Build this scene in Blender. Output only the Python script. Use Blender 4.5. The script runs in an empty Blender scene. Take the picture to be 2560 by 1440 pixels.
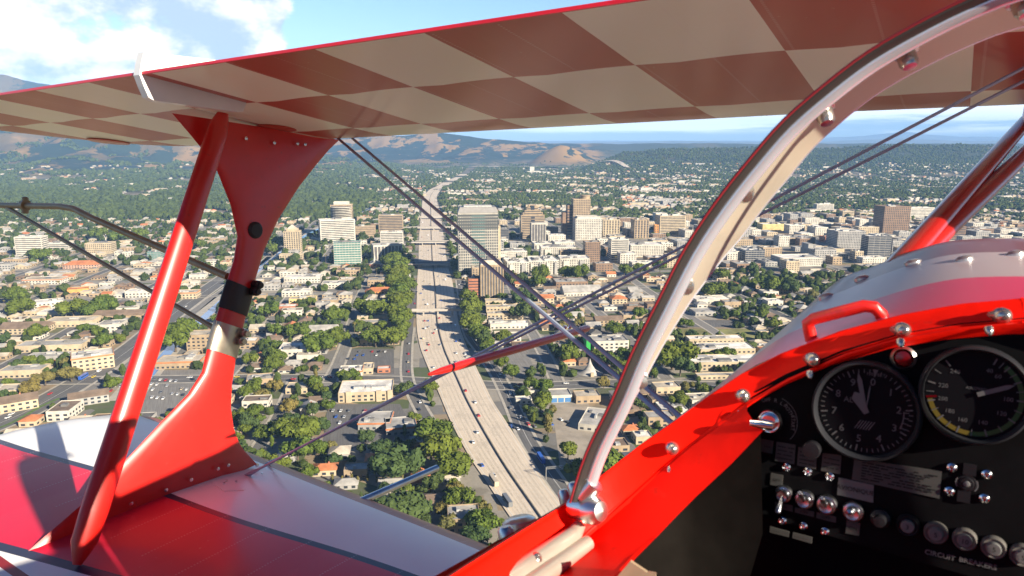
import bpy, math, random
import numpy as np
from mathutils import Matrix, Vector

# ------------------------------------------------------------------ camera, sky, sun, exposure
sc = bpy.context.scene
C = sc.collection
R = math.radians
random.seed(7)
rng = np.random.default_rng(7)

FPX = 1800.0                       # focal length in pixels of the 2560-wide photograph
PITCH = math.atan(365 / FPX)
EYE = 200.0                        # metres above the valley floor
cam = bpy.data.cameras.new("Camera")
cam.sensor_width = 36.0
cam.lens = 36.0 * FPX / 2560.0
cam.clip_start, cam.clip_end = 0.02, 90000
cam.dof.use_dof = True
cam.dof.focus_distance = 60.0
cam.dof.aperture_fstop = 20.0
co = bpy.data.objects.new("Camera", cam)
C.objects.link(co)
co.location = (0, 0, EYE)
co.rotation_euler = (math.pi / 2 - PITCH, 0, 0)
sc.camera = co

SUN = Vector((0.690, -0.612, 0.402)).normalized()       # towards the sun
sl = bpy.data.lights.new("Sun", "SUN")
sl.energy = 5.0
sl.angle = R(0.5)
sl.color = (1.0, 0.885, 0.71)
so = bpy.data.objects.new("Sun", sl)
C.objects.link(so)
so.rotation_euler = (-SUN).to_track_quat('-Z', 'Y').to_euler()

sc.view_settings.view_transform = 'Standard'
sc.view_settings.look = 'None'
sc.view_settings.gamma = 1
sc.view_settings.exposure = 1.42
sc.cycles.use_denoising = True
sc.cycles.max_bounces = 6
sc.cycles.volume_bounces = 2
sc.cycles.transparent_max_bounces = 8


class NT:
    """small helper to write node trees"""
    def __init__(self, tree):
        self.t = tree
        self.n = tree.nodes
        self.l = tree.links

    def new(self, kind, **kw):
        n = self.n.new(kind)
        for k, v in kw.items():
            setattr(n, k, v)
        return n

    def put(self, sock, v):
        if isinstance(v, bpy.types.NodeSocket):
            self.l.new(v, sock)
        elif isinstance(v, (tuple, list)):
            v = tuple(v)
            if len(sock.default_value) == 4 and len(v) == 3:
                v = v + (1,)
            sock.default_value = v
        else:
            sock.default_value = v

    def m(self, op, a, b=0.0, c=None):
        n = self.new('ShaderNodeMath', operation=op)
        self.put(n.inputs[0], a)
        self.put(n.inputs[1], b)
        if c is not None:
            self.put(n.inputs[2], c)
        return n.outputs[0]

    def mix(self, f, a, b, mode='MIX'):
        n = self.new('ShaderNodeMix', data_type='RGBA', blend_type=mode)
        self.put(n.inputs[0], f)
        self.put(n.inputs[6], a)
        self.put(n.inputs[7], b)
        return n.outputs[2]

    def noise(self, vec, scale, detail=4.0, rough=0.55, dim='3D'):
        n = self.new('ShaderNodeTexNoise', noise_dimensions=dim)
        if vec is not None:
            self.l.new(vec, n.inputs['Vector'])
        n.inputs['Scale'].default_value = scale
        n.inputs['Detail'].default_value = detail
        n.inputs['Roughness'].default_value = rough
        return n.outputs['Fac']

    def step(self, v, lo, hi):
        n = self.new('ShaderNodeMapRange', interpolation_type='SMOOTHSTEP')
        self.put(n.inputs[0], v)
        self.put(n.inputs[1], lo)
        self.put(n.inputs[2], hi)
        return n.outputs[0]

    def sep(self, vec):
        n = self.new('ShaderNodeSeparateXYZ')
        self.l.new(vec, n.inputs[0])
        return n.outputs

    def comb(self, x, y, z):
        n = self.new('ShaderNodeCombineXYZ')
        for i, v in enumerate((x, y, z)):
            self.put(n.inputs[i], v)
        return n.outputs[0]


# sky: the daylight sky with cumulus and thin layers of cloud by direction
w = bpy.data.worlds.new("World")
sc.world = w
w.use_nodes = True
W = NT(w.node_tree)
W.n.clear()
out = W.new('ShaderNodeOutputWorld')
bg = W.new('ShaderNodeBackground')
sky = W.new('ShaderNodeTexSky', sky_type='NISHITA')
sky.sun_disc = False
sky.sun_elevation = math.asin(SUN.z)
sky.sun_rotation = math.atan2(SUN.x, SUN.y)
sky.altitude = 200
sky.air_density = 1.0
sky.dust_density = 0.3
sky.ozone_density = 2.2
tc = W.new('ShaderNodeTexCoord')
dx, dy, dz = W.sep(tc.outputs['Generated'])
hor = W.m('SQRT', W.m('ADD', W.m('MULTIPLY', dx, dx), W.m('MULTIPLY', dy, dy)))
el = W.m('MULTIPLY', W.m('ARCTAN2', dz, hor), 57.3)               # degrees
az = W.m('MULTIPLY', W.m('ARCTAN2', dx, dy), 57.3)
pc = W.comb(W.m('MULTIPLY', az, 0.10), W.m('MULTIPLY', el, 0.16), 3.7)
n1 = W.noise(pc, 1.15, 9.0, 0.58)
pl = W.comb(W.m('MULTIPLY', az, 0.035), W.m('MULTIPLY', el, 0.55), 9.1)
n2 = W.noise(pl, 1.3, 6.0, 0.55)
# cumulus bank ahead to the left; elsewhere broken cloud
left = W.m('MULTIPLY', W.step(az, -15.0, -18.5), W.step(az, -60.0, -45.0))
gapc = W.m('MULTIPLY', W.step(az, -20.0, -12.0), W.step(az, 14.0, 6.0))
bias = W.m('SUBTRACT', W.m('MULTIPLY', left, 0.28), W.m('MULTIPLY', gapc, 0.25))
cum = W.step(W.m('ADD', n1, bias), 0.57, 0.66)
cum = W.m('MULTIPLY', cum, W.step(el, 2.6, 4.4))
cum = W.m('MULTIPLY', cum, W.step(el, 26.0, 15.0))
lay = W.step(n2, 0.41, 0.53)
lay = W.m('MULTIPLY', lay, W.m('MULTIPLY', W.step(el, 0.3, 1.0), W.step(el, 5.2, 3.2)))
lay = W.m('MULTIPLY', lay, W.m('ADD', 0.2, W.m('MULTIPLY', W.m('MULTIPLY', W.step(az, -8.0, 6.0), W.step(az, 80.0, 60.0)), 0.75)))
cov = W.m('MAXIMUM', cum, lay)
pc2 = W.comb(W.m('MULTIPLY', W.m('ADD', az, 1.2), 0.10), W.m('MULTIPLY', W.m('ADD', el, 0.9), 0.16), 3.7)
n1b = W.noise(pc2, 1.15, 5.0, 0.5)
body = W.step(W.m('ADD', W.m('SUBTRACT', n1, n1b), W.m('MULTIPLY', W.noise(pc, 2.6, 4.0), 0.22)), 0.02, 0.19)
ccol = W.mix(body, (4.6, 5.6, 7.8), (10.6, 10.2, 9.6))
ccol = W.mix(W.m('MULTIPLY', lay, 0.85), ccol, (19.0, 18.8, 18.6))
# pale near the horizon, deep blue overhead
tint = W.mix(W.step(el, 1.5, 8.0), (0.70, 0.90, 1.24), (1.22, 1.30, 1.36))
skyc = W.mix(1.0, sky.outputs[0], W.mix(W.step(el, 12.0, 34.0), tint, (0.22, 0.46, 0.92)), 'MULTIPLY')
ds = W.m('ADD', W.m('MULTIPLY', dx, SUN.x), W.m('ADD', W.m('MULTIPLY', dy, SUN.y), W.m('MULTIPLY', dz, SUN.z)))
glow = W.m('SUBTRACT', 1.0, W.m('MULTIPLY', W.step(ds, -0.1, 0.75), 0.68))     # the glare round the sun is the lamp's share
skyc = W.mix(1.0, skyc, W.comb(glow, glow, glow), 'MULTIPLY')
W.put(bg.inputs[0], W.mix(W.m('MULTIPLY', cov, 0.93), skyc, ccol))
bg.inputs[1].default_value = 0.05
W.l.new(bg.outputs[0], out.inputs[0])

# ------------------------------------------------------------------ projection of the survey
CP, SP = math.cos(PITCH), math.sin(PITCH)


def gp(px, py, z=0.0):
    """where the line of sight through a surveyed pixel meets height z"""
    a, b = (px - 1280) / FPX, (py - 720) / FPX
    d = (a, CP - b * SP, -SP - b * CP)
    t = (z - EYE) / d[2]
    return d[0] * t, d[1] * t


def proj(x, y, z):
    zc = y * CP - (z - EYE) * SP
    yc = -y * SP - (z - EYE) * CP
    return 1280 + FPX * x / zc, 720 + FPX * yc / zc, zc


# aircraft axes: forward, left, up (world vectors), origin at the pilot's eye
_f = np.array([1120, -40, 1800.]); _f /= np.linalg.norm(_f)
_l = np.array([-2780, -280, 1800.]); _l -= _l.dot(_f) * _f; _l /= np.linalg.norm(_l)
_u = np.cross(_f, _l)
if _u[1] > 0:
    _u = -_u
AX = np.array([_f, _l, _u])
C2W = np.column_stack([[1, 0, 0], [0, -SP, -CP], [0, CP, -SP]])
A2W = C2W @ AX.T


def ray(px, py):
    return AX @ np.array([(px - 1280) / FPX, (py - 720) / FPX, 1.0])


def onF(px, py, f):
    a = ray(px, py); return a * (f / a[0])


def onL(px, py, l):
    a = ray(px, py); return a * (l / a[1])


def onU(px, py, u):
    a = ray(px, py); return a * (u / a[2])


# ------------------------------------------------------------------ meshes
class MB:
    def __init__(self):
        self.v, self.f, self.mi, self.n = [], [], [], 0

    def add(self, verts, faces, mi=0):
        o = self.n
        self.v.extend([tuple(map(float, p)) for p in verts])
        self.n += len(verts)
        for q in faces:
            self.f.append(tuple(i + o for i in q))
            self.mi.append(mi)
        return self

    def box(self, x0, x1, y0, y1, z0, z1, mi=0, fr=None, bottom=True):
        p = [(x0, y0, z0), (x1, y0, z0), (x1, y1, z0), (x0, y1, z0), (x0, y0, z1), (x1, y0, z1), (x1, y1, z1), (x0, y1, z1)]
        if fr is not None:
            p = [fr(*q) for q in p]
        fs = [(4, 5, 6, 7), (0, 1, 5, 4), (1, 2, 6, 5), (2, 3, 7, 6), (3, 0, 4, 7)]
        if bottom:
            fs.append((3, 2, 1, 0))
        return self.add(p, fs, mi)

    def loft(self, rings, mi=0, closed=True, caps=True):
        n = len(rings[0])
        fs = []
        for i in range(len(rings) - 1):
            for j in range(n if closed else n - 1):
                k = (j + 1) % n
                fs.append((i * n + j, i * n + k, (i + 1) * n + k, (i + 1) * n + j))
        if caps and closed:
            fs.append(tuple(range(n))[::-1])
            fs.append(tuple((len(rings) - 1) * n + j for j in range(n)))
        return self.add([p for r in rings for p in r], fs, mi)

    def tube(self, pts, r, seg=10, mi=0, ref=None, flat=1.0):
        """round tube along points; flat<1 squashes it across ref"""
        pts = [Vector(tuple(map(float, p))) for p in pts]
        rs = r if isinstance(r, (list, tuple)) else [r] * len(pts)
        rings = []
        up = Vector(ref) if ref is not None else None
        for i, p in enumerate(pts):
            d = (pts[min(i + 1, len(pts) - 1)] - pts[max(i - 1, 0)]).normalized()
            if up is None:
                up = Vector((0, 0, 1)) if abs(d.z) < 0.9 else Vector((1, 0, 0))
            a = (up - d * up.dot(d)).normalized()
            b = d.cross(a)
            rings.append([p + a * (rs[i] * math.cos(t)) + b * (rs[i] * flat * math.sin(t)) for t in [2 * math.pi * k / seg for k in range(seg)]])
        return self.loft(rings, mi)

    def lathe(self, o, axis, prof, seg=20, mi=0, caps=True):
        """profile of (radius, along axis)"""
        o, ax = Vector(tuple(map(float, o))), Vector(tuple(map(float, axis))).normalized()
        a = ax.orthogonal().normalized()
        b = ax.cross(a)
        rings = [[o + ax * z + a * (max(r, 1e-5) * math.cos(t)) + b * (max(r, 1e-5) * math.sin(t)) for t in [2 * math.pi * k / seg for k in range(seg)]] for r, z in prof]
        return self.loft(rings, mi, caps=caps)

    def build(self, name, mats, parent=None, smooth=False, off=None, weld=False):
        me = bpy.data.meshes.new(name)
        v = self.v if off is None else [(p[0] - off[0], p[1] - off[1], p[2] - off[2]) for p in self.v]
        me.from_pydata(v, [], self.f)
        for mt in (mats if isinstance(mats, (list, tuple)) else [mats]):
            me.materials.append(mt)
        if any(self.mi):
            me.polygons.foreach_set('material_index', self.mi)
        if smooth:
            me.polygons.foreach_set('use_smooth', [True] * len(self.f))
        me.update()
        if smooth:
            try:
                me.set_sharp_from_angle(angle=R(38))
            except Exception:
                pass
        o = bpy.data.objects.new(name, me)
        C.objects.link(o)
        if parent is not None:
            o.parent = parent
        return o


def tag(o, label=None, cat=None, group=None, kind=None):
    if label: o['label'] = label
    if cat: o['category'] = cat
    if group: o['group'] = group
    if kind: o['kind'] = kind
    return o


def empty(name, loc=(0, 0, 0), rz=0.0):
    o = bpy.data.objects.new(name, None)
    C.objects.link(o)
    o.location = loc
    o.rotation_euler = (0, 0, rz)
    o.empty_display_size = 0.3
    return o


# ------------------------------------------------------------------ materials
MAT = {}


def mat(name, col, rough=0.6, metal=0.0, spec=0.5, coat=0.0, crough=0.08, var=0.0, scale=3.0, bump=0.0, grime=None):
    """plain surface with a little uneven colour and relief"""
    if name in MAT:
        return MAT[name]
    m_ = bpy.data.materials.new(name)
    m_.use_nodes = True
    T = NT(m_.node_tree)
    b = T.n['Principled BSDF']
    b.inputs['Roughness'].default_value = rough
    b.inputs['Metallic'].default_value = metal
    b.inputs['Specular IOR Level'].default_value = spec
    b.inputs['Coat Weight'].default_value = coat
    b.inputs['Coat Roughness'].default_value = crough
    if var > 0:
        o = T.new('ShaderNodeTexCoord').outputs['Object']
        nz = T.noise(o, scale, 5.0, 0.6)
        lo = tuple(max(0.0, c * (1 - var)) for c in col)
        hi = tuple(min(1.0, c * (1 + var)) for c in col)
        c_ = T.mix(T.step(nz, 0.3, 0.7), lo, hi)
        if grime:
            c_ = T.mix(T.m('MULTIPLY', T.step(T.noise(o, scale * 7, 3.0), 0.62, 0.75), 0.5), c_, grime)
        T.put(b.inputs['Base Color'], c_)
        T.put(b.inputs['Roughness'], T.m('ADD', rough - 0.06, T.m('MULTIPLY', nz, 0.12)))
        if bump:
            bn = T.new('ShaderNodeBump')
            bn.inputs['Strength'].default_value = bump
            bn.inputs['Distance'].default_value = 0.02
            T.l.new(T.noise(o, scale * 6, 4.0), bn.inputs['Height'])
            T.l.new(bn.outputs[0], b.inputs['Normal'])
    else:
        b.inputs['Base Color'].default_value = tuple(col) + (1,)
    MAT[name] = m_
    return m_

# ------------------------------------------------------------------ the biplane (aircraft frame: x forward, y left, z up, eye at origin)
BASE = (0.3, 0.0, -1.0)
plane = bpy.data.objects.new('biplane', None)
C.objects.link(plane)
plane.matrix_world = (Matrix.Translation((0, 0, EYE)) @ Matrix([list(A2W[i]) + [0] for i in range(3)] + [[0, 0, 0, 1]])
                      @ Matrix.Translation(BASE))
tag(plane, 'red and white checkered biplane seen from its open cockpit, wings to the left', 'airplane')


def ap(mb, name, mats, parent=None, smooth=False):
    return mb.build(name, mats, parent if parent is not None else plane, smooth, off=BASE)


red_paint = mat('red_paint', (0.62, 0.010, 0.006), 0.42, spec=.5, coat=0.7, crough=.26, var=0.07, scale=9, grime=(.32, .02, .015))
red_matt = mat('red_rim_paint', (0.80, 0.008, 0.002), 0.5, spec=0.10, var=0.08, scale=8, grime=(.42, .02, .01), bump=.03)
white_paint = mat('white_paint', (0.82, 0.82, 0.80), 0.30, coat=0.4, var=0.03, scale=5)
steel = mat('brushed_steel', (0.62, 0.62, 0.62), 0.30, 1.0, var=0.10, scale=20)
chrome = mat('polished_metal', (0.75, 0.75, 0.75), 0.14, 1.0)
plate_paint = mat('cream_frame_paint', (0.64, 0.575, 0.455), 0.32, 0.3, var=0.05, scale=10)
bronze = mat('bronze_tube', (0.27, 0.21, 0.125), 0.45, 0.25, var=0.15, scale=15)
rubber = mat('black_rubber', (0.022, 0.02, 0.02), 0.55)
navy = mat('navy_line', (0.02, 0.025, 0.06), 0.4)
clamp_dark = mat('dark_clamp', (0.035, 0.032, 0.03), 0.42, 0.3)
clamp_silver = mat('silver_clamp', (0.50, 0.47, 0.38), 0.30, 0.9, var=0.08, scale=30)
panel_black = mat('panel_black', (0.004, 0.004, 0.005), 0.7, spec=0.06, var=0.2, scale=40)
face_black = mat('dial_black', (0.005, 0.005, 0.007), 0.6, spec=0.06)
bezel_m = mat('bezel_dark', (0.018, 0.019, 0.024), 0.4, spec=0.3)
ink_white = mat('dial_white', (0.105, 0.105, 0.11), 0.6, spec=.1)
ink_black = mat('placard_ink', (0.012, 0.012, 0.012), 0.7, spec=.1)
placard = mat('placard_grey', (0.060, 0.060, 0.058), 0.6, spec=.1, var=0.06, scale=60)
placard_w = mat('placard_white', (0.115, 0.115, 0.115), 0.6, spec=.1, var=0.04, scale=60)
green_arc = mat('dial_green', (0.003, 0.055, 0.006), 0.5)
yellow_arc = mat('dial_yellow', (0.115, 0.085, 0.004), 0.5)
red_lamp = mat('red_lens', (0.10, 0.002, 0.004), 0.2)
knob_grey = mat('knob_grey', (0.010, 0.010, 0.013), 0.45, spec=.25)
beige = mat('beige_trim', (0.42, 0.34, 0.22), 0.6, var=0.1, scale=30)


def fabric(name, build, tape=1.0):
    """painted fabric skin: build(T, x, y, z) gives the colour from the skin's own coordinates"""
    m_ = bpy.data.materials.new(name)
    m_.use_nodes = True
    T = NT(m_.node_tree)
    b = T.n['Principled BSDF']
    o = T.new('ShaderNodeTexCoord').outputs['Object']
    s = T.sep(o)
    x, y, z = (T.m('ADD', s[i], BASE[i]) for i in range(3))
    col = build(T, x, y, z, o)
    # faint tape and stitching along the ribs
    ph = T.m('FRACT', T.m('DIVIDE', T.m('ADD', y, 0.07), 0.1315))
    line = T.m('LESS_THAN', T.m('ABSOLUTE', T.m('SUBTRACT', ph, 0.5)), 0.016)
    dots = T.m('GREATER_THAN', T.m('FRACT', T.m('MULTIPLY', x, 130.0)), 0.5)
    col = T.mix(T.m('MULTIPLY', T.m('MULTIPLY', line, dots), T.m('MULTIPLY', T.m('GREATER_THAN', x, .962), 0.20 * tape)), col, (0.8, 0.72, 0.70))
    speck = T.step(T.noise(o, 90.0, 2.0), 0.74, 0.78)
    col = T.mix(T.m('MULTIPLY', speck, 0.30), col, (0.6, 0.5, 0.4))
    col = T.mix(0.12, col, T.mix(T.noise(o, 9.0, 5.0), (0.2, 0.2, 0.2), (0.9, 0.9, 0.9)), 'OVERLAY')
    T.put(b.inputs['Base Color'], col)
    b.inputs['Roughness'].default_value = 0.42
    b.inputs['Coat Weight'].default_value = 0.30
    b.inputs['Coat Roughness'].default_value = 0.15
    bn = T.new('ShaderNodeBump')
    bn.inputs['Strength'].default_value = 0.25
    bn.inputs['Distance'].default_value = 0.004
    bulge = T.m('ABSOLUTE', T.m('SINE', T.m('MULTIPLY', T.m('ADD', y, 0.07), math.pi / 0.263)))
    T.l.new(bulge, bn.inputs['Height'])
    T.l.new(bn.outputs[0], b.inputs['Normal'])
    return m_


CHX = (1.25, 1.60)
CHL0, CHD = 0.534, 0.2615


def upper_col(T, x, y, z, o):
    i = T.m('FLOOR', T.m('DIVIDE', T.m('SUBTRACT', y, CHL0), CHD))
    x0 = x
    x = T.m('ADD', x, T.m('MULTIPLY', T.m('ABSOLUTE', T.m('SINE', T.m('MULTIPLY', T.m('ADD', y, 0.07), math.pi / 0.263))), 0.010))
    r_ = T.m('ADD', T.m('GREATER_THAN', x, CHX[0]), T.m('GREATER_THAN', x, CHX[1]))
    par = T.m('FLOORED_MODULO', T.m('ADD', i, r_), 2.0)
    edge = T.m('LESS_THAN', x0, 0.957)
    c = T.mix(par, (0.43, 0.055, 0.024), (0.88, 0.86, 0.69))
    return T.mix(edge, c, (0.72, 0.008, 0.02))


def lower_col(T, x, y, z, o):
    e1 = T.m('SUBTRACT', 1.408, T.m('MULTIPLY', y, 0.132))
    e1 = T.m('ADD', e1, T.m('MULTIPLY', T.m('SINE', T.m('MULTIPLY', y, 7.0)), 0.008))
    e2 = T.m('SUBTRACT', 1.26, T.m('MULTIPLY', y, 0.243))
    redb = T.m('MULTIPLY', T.m('LESS_THAN', x, e1), T.m('GREATER_THAN', x, e2))
    nav = T.m('MAXIMUM', T.m('LESS_THAN', T.m('ABSOLUTE', T.m('SUBTRACT', x, e1)), 0.011),
              T.m('LESS_THAN', T.m('ABSOLUTE', T.m('SUBTRACT', x, e2)), 0.013))
    c = T.mix(redb, (0.80, 0.80, 0.79), (0.62, 0.012, 0.045))
    c = T.mix(nav, c, (0.03, 0.035, 0.07))
    le = T.m('GREATER_THAN', x, T.m('SUBTRACT', 1.515, T.m('MULTIPLY', T.m('SINE', T.m('MULTIPLY', y, 9.0)), .002)))
    c = T.mix(le, c, (0.34, 0.05, 0.035))
    return T.mix(T.m('LESS_THAN', T.m('ABSOLUTE', T.m('SUBTRACT', x, 0.775)), 0.010), c, (0.25, 0.015, 0.01))


mat_upper = fabric('checkered_fabric', upper_col)
mat_lower = fabric('sunburst_fabric', lower_col)

# upper wing
UW_T = [0, .06, .15, .3, .45, .6, .7, .8, .88, .93, .965, .985, .997]
UW_LO = [0, -.002, -.004, -.008, -.011, -.014, -.0155, -.015, -.011, -.004, .006, .016, .030]
UW_UP = [.006, .016, .030, .052, .068, .078, .082, .081, .074, .066, .058, .050, .040]


def uh(L):
    return 0.3553 - 0.0133 * abs(L)


ringsU = []
secs = [(-3.15, 1.05, 1.30), (-3.0, .953, 1.62), (-2.7, .953, 1.84), (-2.4, .953, 1.863), (-1.2, .953, 1.863), (-.3, .953, 1.863), (.3, .953, 1.863), (.8, .953, 1.863),
        (1.3, .953, 1.863), (1.8, .953, 1.863), (2.2, .953, 1.863), (2.40, .953, 1.863), (2.55, .953, 1.862), (2.70, .953, 1.845), (2.82, .953, 1.79), (2.92, .953, 1.71), (3.02, .953, 1.60), (3.10, .957, 1.47),
        (3.17, .99, 1.35), (3.21, 1.07, 1.22)]
for L, a, b in secs:
    sc_ = (b - a) / 0.91
    lo = [(a + t * (b - a), L, uh(L) + z * sc_ + (1 - sc_) * 0.012) for t, z in zip(UW_T, UW_LO)]
    hi = [(a + t * (b - a), L, uh(L) + z * sc_ + (1 - sc_) * 0.012) for t, z in zip(UW_T, UW_UP)]
    ringsU.append(lo + [(b, L, uh(L) + .036 * sc_ + (1 - sc_) * .012)] + hi[::-1])
uw = ap(MB().loft(ringsU), 'upper_wing', mat_upper, smooth=True)
for (px, py, rx, ry, m_) in ((692, 311, .060, .043, 'checker_red'), (272, 341, .075, .052, 'checker_red')):
    h = 0.327 if px > 500 else 0.322
    p = onU(px, py, h)
    hh = uh(p[1]) + float(np.interp((p[0] - .953) / .91, UW_T, UW_LO))
    o_ = MB().lathe((p[0], p[1], hh - .001), (0, 0, -1), [(rx * .98, -.002), (rx, .0), (rx, .0008), (rx * .97, .0016), (0, .0016)], 28)
    ap(o_, 'inspection_cover', mat('checker_red', (0.50, 0.055, 0.03), 0.35, coat=.2), uw, True)
# white side plate let into the trailing edge
mb = MB()
prof = [tuple(onL(*q, 1.625)[[0, 2]]) for q in [(352, 131), (345, 160), (341, 188), (352, 217), (364, 244), (378, 252), (590, 281), (601, 279), (614, 240), (700, 190), (720, 172)]]
th = .012
mb.loft([[(x, L_, z) for x, z in prof] for L_ in (1.625 - th, 1.625 + th)])
ap(mb, 'side_plate', white_paint, uw)

# lower wing
LW_T = [0, .04, .12, .3, .5, .7, .85, .93, .97, .99]
LW_UP = [-.815, -.806, -.793, -.768, -.745, -.735, -.740, -.752, -.764, -.775]
LW_LO = [-.819, -.822, -.826, -.833, -.839, -.842, -.839, -.828, -.815, -.805]


def lh(L):
    return 0.052 * (abs(L) - 1.8)


ringsL = []
for L, a, b in [(.24, .72, 1.612), (.6, .72, 1.612), (1.0, .72, 1.612), (1.4, .72, 1.612), (1.8, .72, 1.612), (2.2, .72, 1.612), (2.4, .72, 1.612), (2.5, .72, 1.60), (2.56, .74, 1.56), (2.60, .80, 1.48), (2.625, .92, 1.36)]:
    s_ = (b - a) / .892
    mid = -.785
    f = lambda z: mid + (z - mid) * max(s_, .35) + lh(L)
    up = [(a + t * (b - a), L, f(z)) for t, z in zip(LW_T, LW_UP)]
    lo = [(a + t * (b - a), L, f(z)) for t, z in zip(LW_T, LW_LO)]
    ringsL.append(up + [(b, L, f(-.790))] + lo[::-1])
lw = ap(MB().loft(ringsL), 'lower_wing', mat_lower, smooth=True)
ringsR = [[(x, -y, z) for x, y, z in r][::-1] for r in ringsL]
ap(MB().loft(ringsR), 'lower_wing', mat_lower, smooth=True)


def lowtop(x, L):
    t = min(1, max(0, (x - .72) / .892))
    return float(np.interp(t, LW_T, LW_UP)) + lh(L)


def onlow(px, py, lift=0.0):
    a = ray(px, py); h = -.78
    for _ in range(40):
        p = a * (h / a[2]); h = .5 * h + .5 * (lowtop(p[0], p[1]) + lift)
    return a * (h / a[2])


# access plate with screws and the wire hole
pts = [onlow(*q, .0006) for q in [(528, 1206), (560, 1228), (610, 1226), (688, 1180), (672, 1164), (630, 1158)]]
mb = MB()
mb.loft([[tuple(p + np.array([0, 0, dz])) for p in pts] for dz in (-.004, .0008)])
for q in [(560, 1207), (590, 1203), (655, 1183), (625, 1192), (566, 1201)]:
    p = onlow(*q, .003)
    mb.lathe(p, (0, 0, 1), [(.004, 0), (.0036, .0015), (0, .0016)], 8, 1)
ap(mb, 'access_plate', [white_paint, steel], lw)
a_, b_ = onL(920, 1245, 1.44), onL(1096, 1168, 1.41)
mb = MB().tube([a_ + (a_ - b_) * .2, a_, b_ * .98 + a_ * .02, b_], [.011, .011, .0105, .003], 12)
ap(mb, 'pitot_tube', steel, lw, True)

# interplane strut: rear and front edge pairs from top to bottom
pairs = [((430, 283), (848, 350)), ((470, 330), (822, 375)), ((503, 370), (792, 410)), ((543, 428), (748, 466)), ((576, 512), (696, 548)), ((594, 590), (660, 624)), ((585, 650), (640, 688)), ((563, 720), (626, 745)),
         ((545, 780), (610, 803)), ((520, 865), (590, 888)), ((505, 930), (579, 960)), ((470, 985), (577, 1020)), ((400, 1058), (584, 1070)), ((300, 1165), (598, 1108)), ((200, 1265), (612, 1128)), ((50, 1395), (642, 1160))]
rings = []
for i, (ra, fa) in enumerate(pairs):
    t = i / (len(pairs) - 1)
    Lp = 1.87 - 0.06 * t
    a, b = onL(*ra, Lp), onL(*fa, Lp)
    c, hv = (a + b) / 2, (b - a) / 2
    thk = .013 + .007 * math.exp(-((t - .5) / .25) ** 2)
    nrm = np.array([0, 1, 0.0])
    k = 20
    ring = []
    for j in range(k):
        an = 2 * math.pi * j / k
        ex = math.cos(an)
        ring.append(c + hv * ex + nrm * thk * math.sin(an))
    rings.append(ring)
ist = ap(MB().loft(rings), 'interplane_strut', red_paint, smooth=True)


def band(i0, i1, t0, t1, grow, m_, bolt=None):
    out = []
    for t in (t0, t0 + .02, t1 - .02, t1):
        f = t * (len(rings) - 1)
        i = min(int(f), len(rings) - 2)
        r = [np.array(rings[i][j]) * (1 - (f - i)) + np.array(rings[i + 1][j]) * (f - i) for j in range(20)]
        c = sum(r) / 20
        g = grow if t in (t0 + .02, t1 - .02) else grow * .9
        out.append([c + (p - c) * 1.0 + (p - c) / np.linalg.norm(p - c) * g for p in r])
    mb = MB().loft(out)
    if bolt:
        for q in bolt:
            p = onL(*q, 1.82)
            mb.lathe(p - np.array([0, .012, 0]), (0, -1, 0), [(.014, -.02), (.014, .004), (.009, .006), (.009, .014), (0, .014)], 10)
    o = ap(mb, 'strut_clamp', m_, ist, True)
    return o


band(0, 0, .447, .520, .004, clamp_dark, [(640, 712), (634, 728)])
band(0, 0, .550, .607, .004, clamp_silver, [(606, 832), (598, 852)])
p = onL(630, 575, 1.85)
ap(MB().lathe(p - np.array([0, .012, 0]), (0, -1, 0), [(.026, 0), (.026, .006), (.02, .012), (0, .013)], 16), 'rubber_grommet', rubber, ist, True)
for q in [(612, 346), (683, 357), (741, 359), (760, 361), (640, 1162), (568, 1162), (542, 1171), (475, 1198), (412, 1224), (325, 1258)]:
    Lq = 1.85 if q[1] < 600 else 1.795
    p = onL(*q, Lq)
    ap(MB().lathe(p - np.array([0, .004, 0]), (0, -1, 0), [(.006, 0), (.0055, .003), (0, .004)], 8), 'screw', chrome, ist, True)

# slave strut joining the ailerons
a_, b_ = onU(561, 276, .330), onU(192, 1412, -.79)
a_[1] *= 1.0
pts = [a_ + (b_ - a_) * t for t in (0, .03, .06, .5, .90, .96, .985, 1.0)]
mb = MB().tube(pts, [.013, .024, .030, .032, .033, .030, .018, .010], 20, ref=(1, 0, 0.2), flat=.62)
ap(mb, 'slave_strut', red_paint, smooth=True)

# sighting frame beyond the strut
c1 = onL(570, 692, 1.87)
kx = c1[0]
P2 = [onF(-160, 510, kx), onF(150, 516, kx), onF(185, 522, kx), onF(230, 545, kx), c1]
mb = MB().tube(P2, .0115, 12)
mb2 = MB().tube([onF(15, 517, kx), onL(550, 828, 1.86)], .0075, 10)
sf = ap(mb, 'sighting_frame', bronze, smooth=True)
ap(mb2, 'brace_tube', bronze, sf, True)
p = onF(63, 513, kx)
mb = MB().tube([p + np.array([0, -.012, 0]), p + np.array([0, .012, 0])], .021, 12)
mb.tube([p + np.array([0, 0, -.033]), p + np.array([0, 0, -.03]), p + np.array([0, 0, .028]), p + np.array([0, 0, .033])], [.008, .013, .012, .006], 10)
ap(mb, 'pipe_clip', bronze, sf, True)

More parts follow.
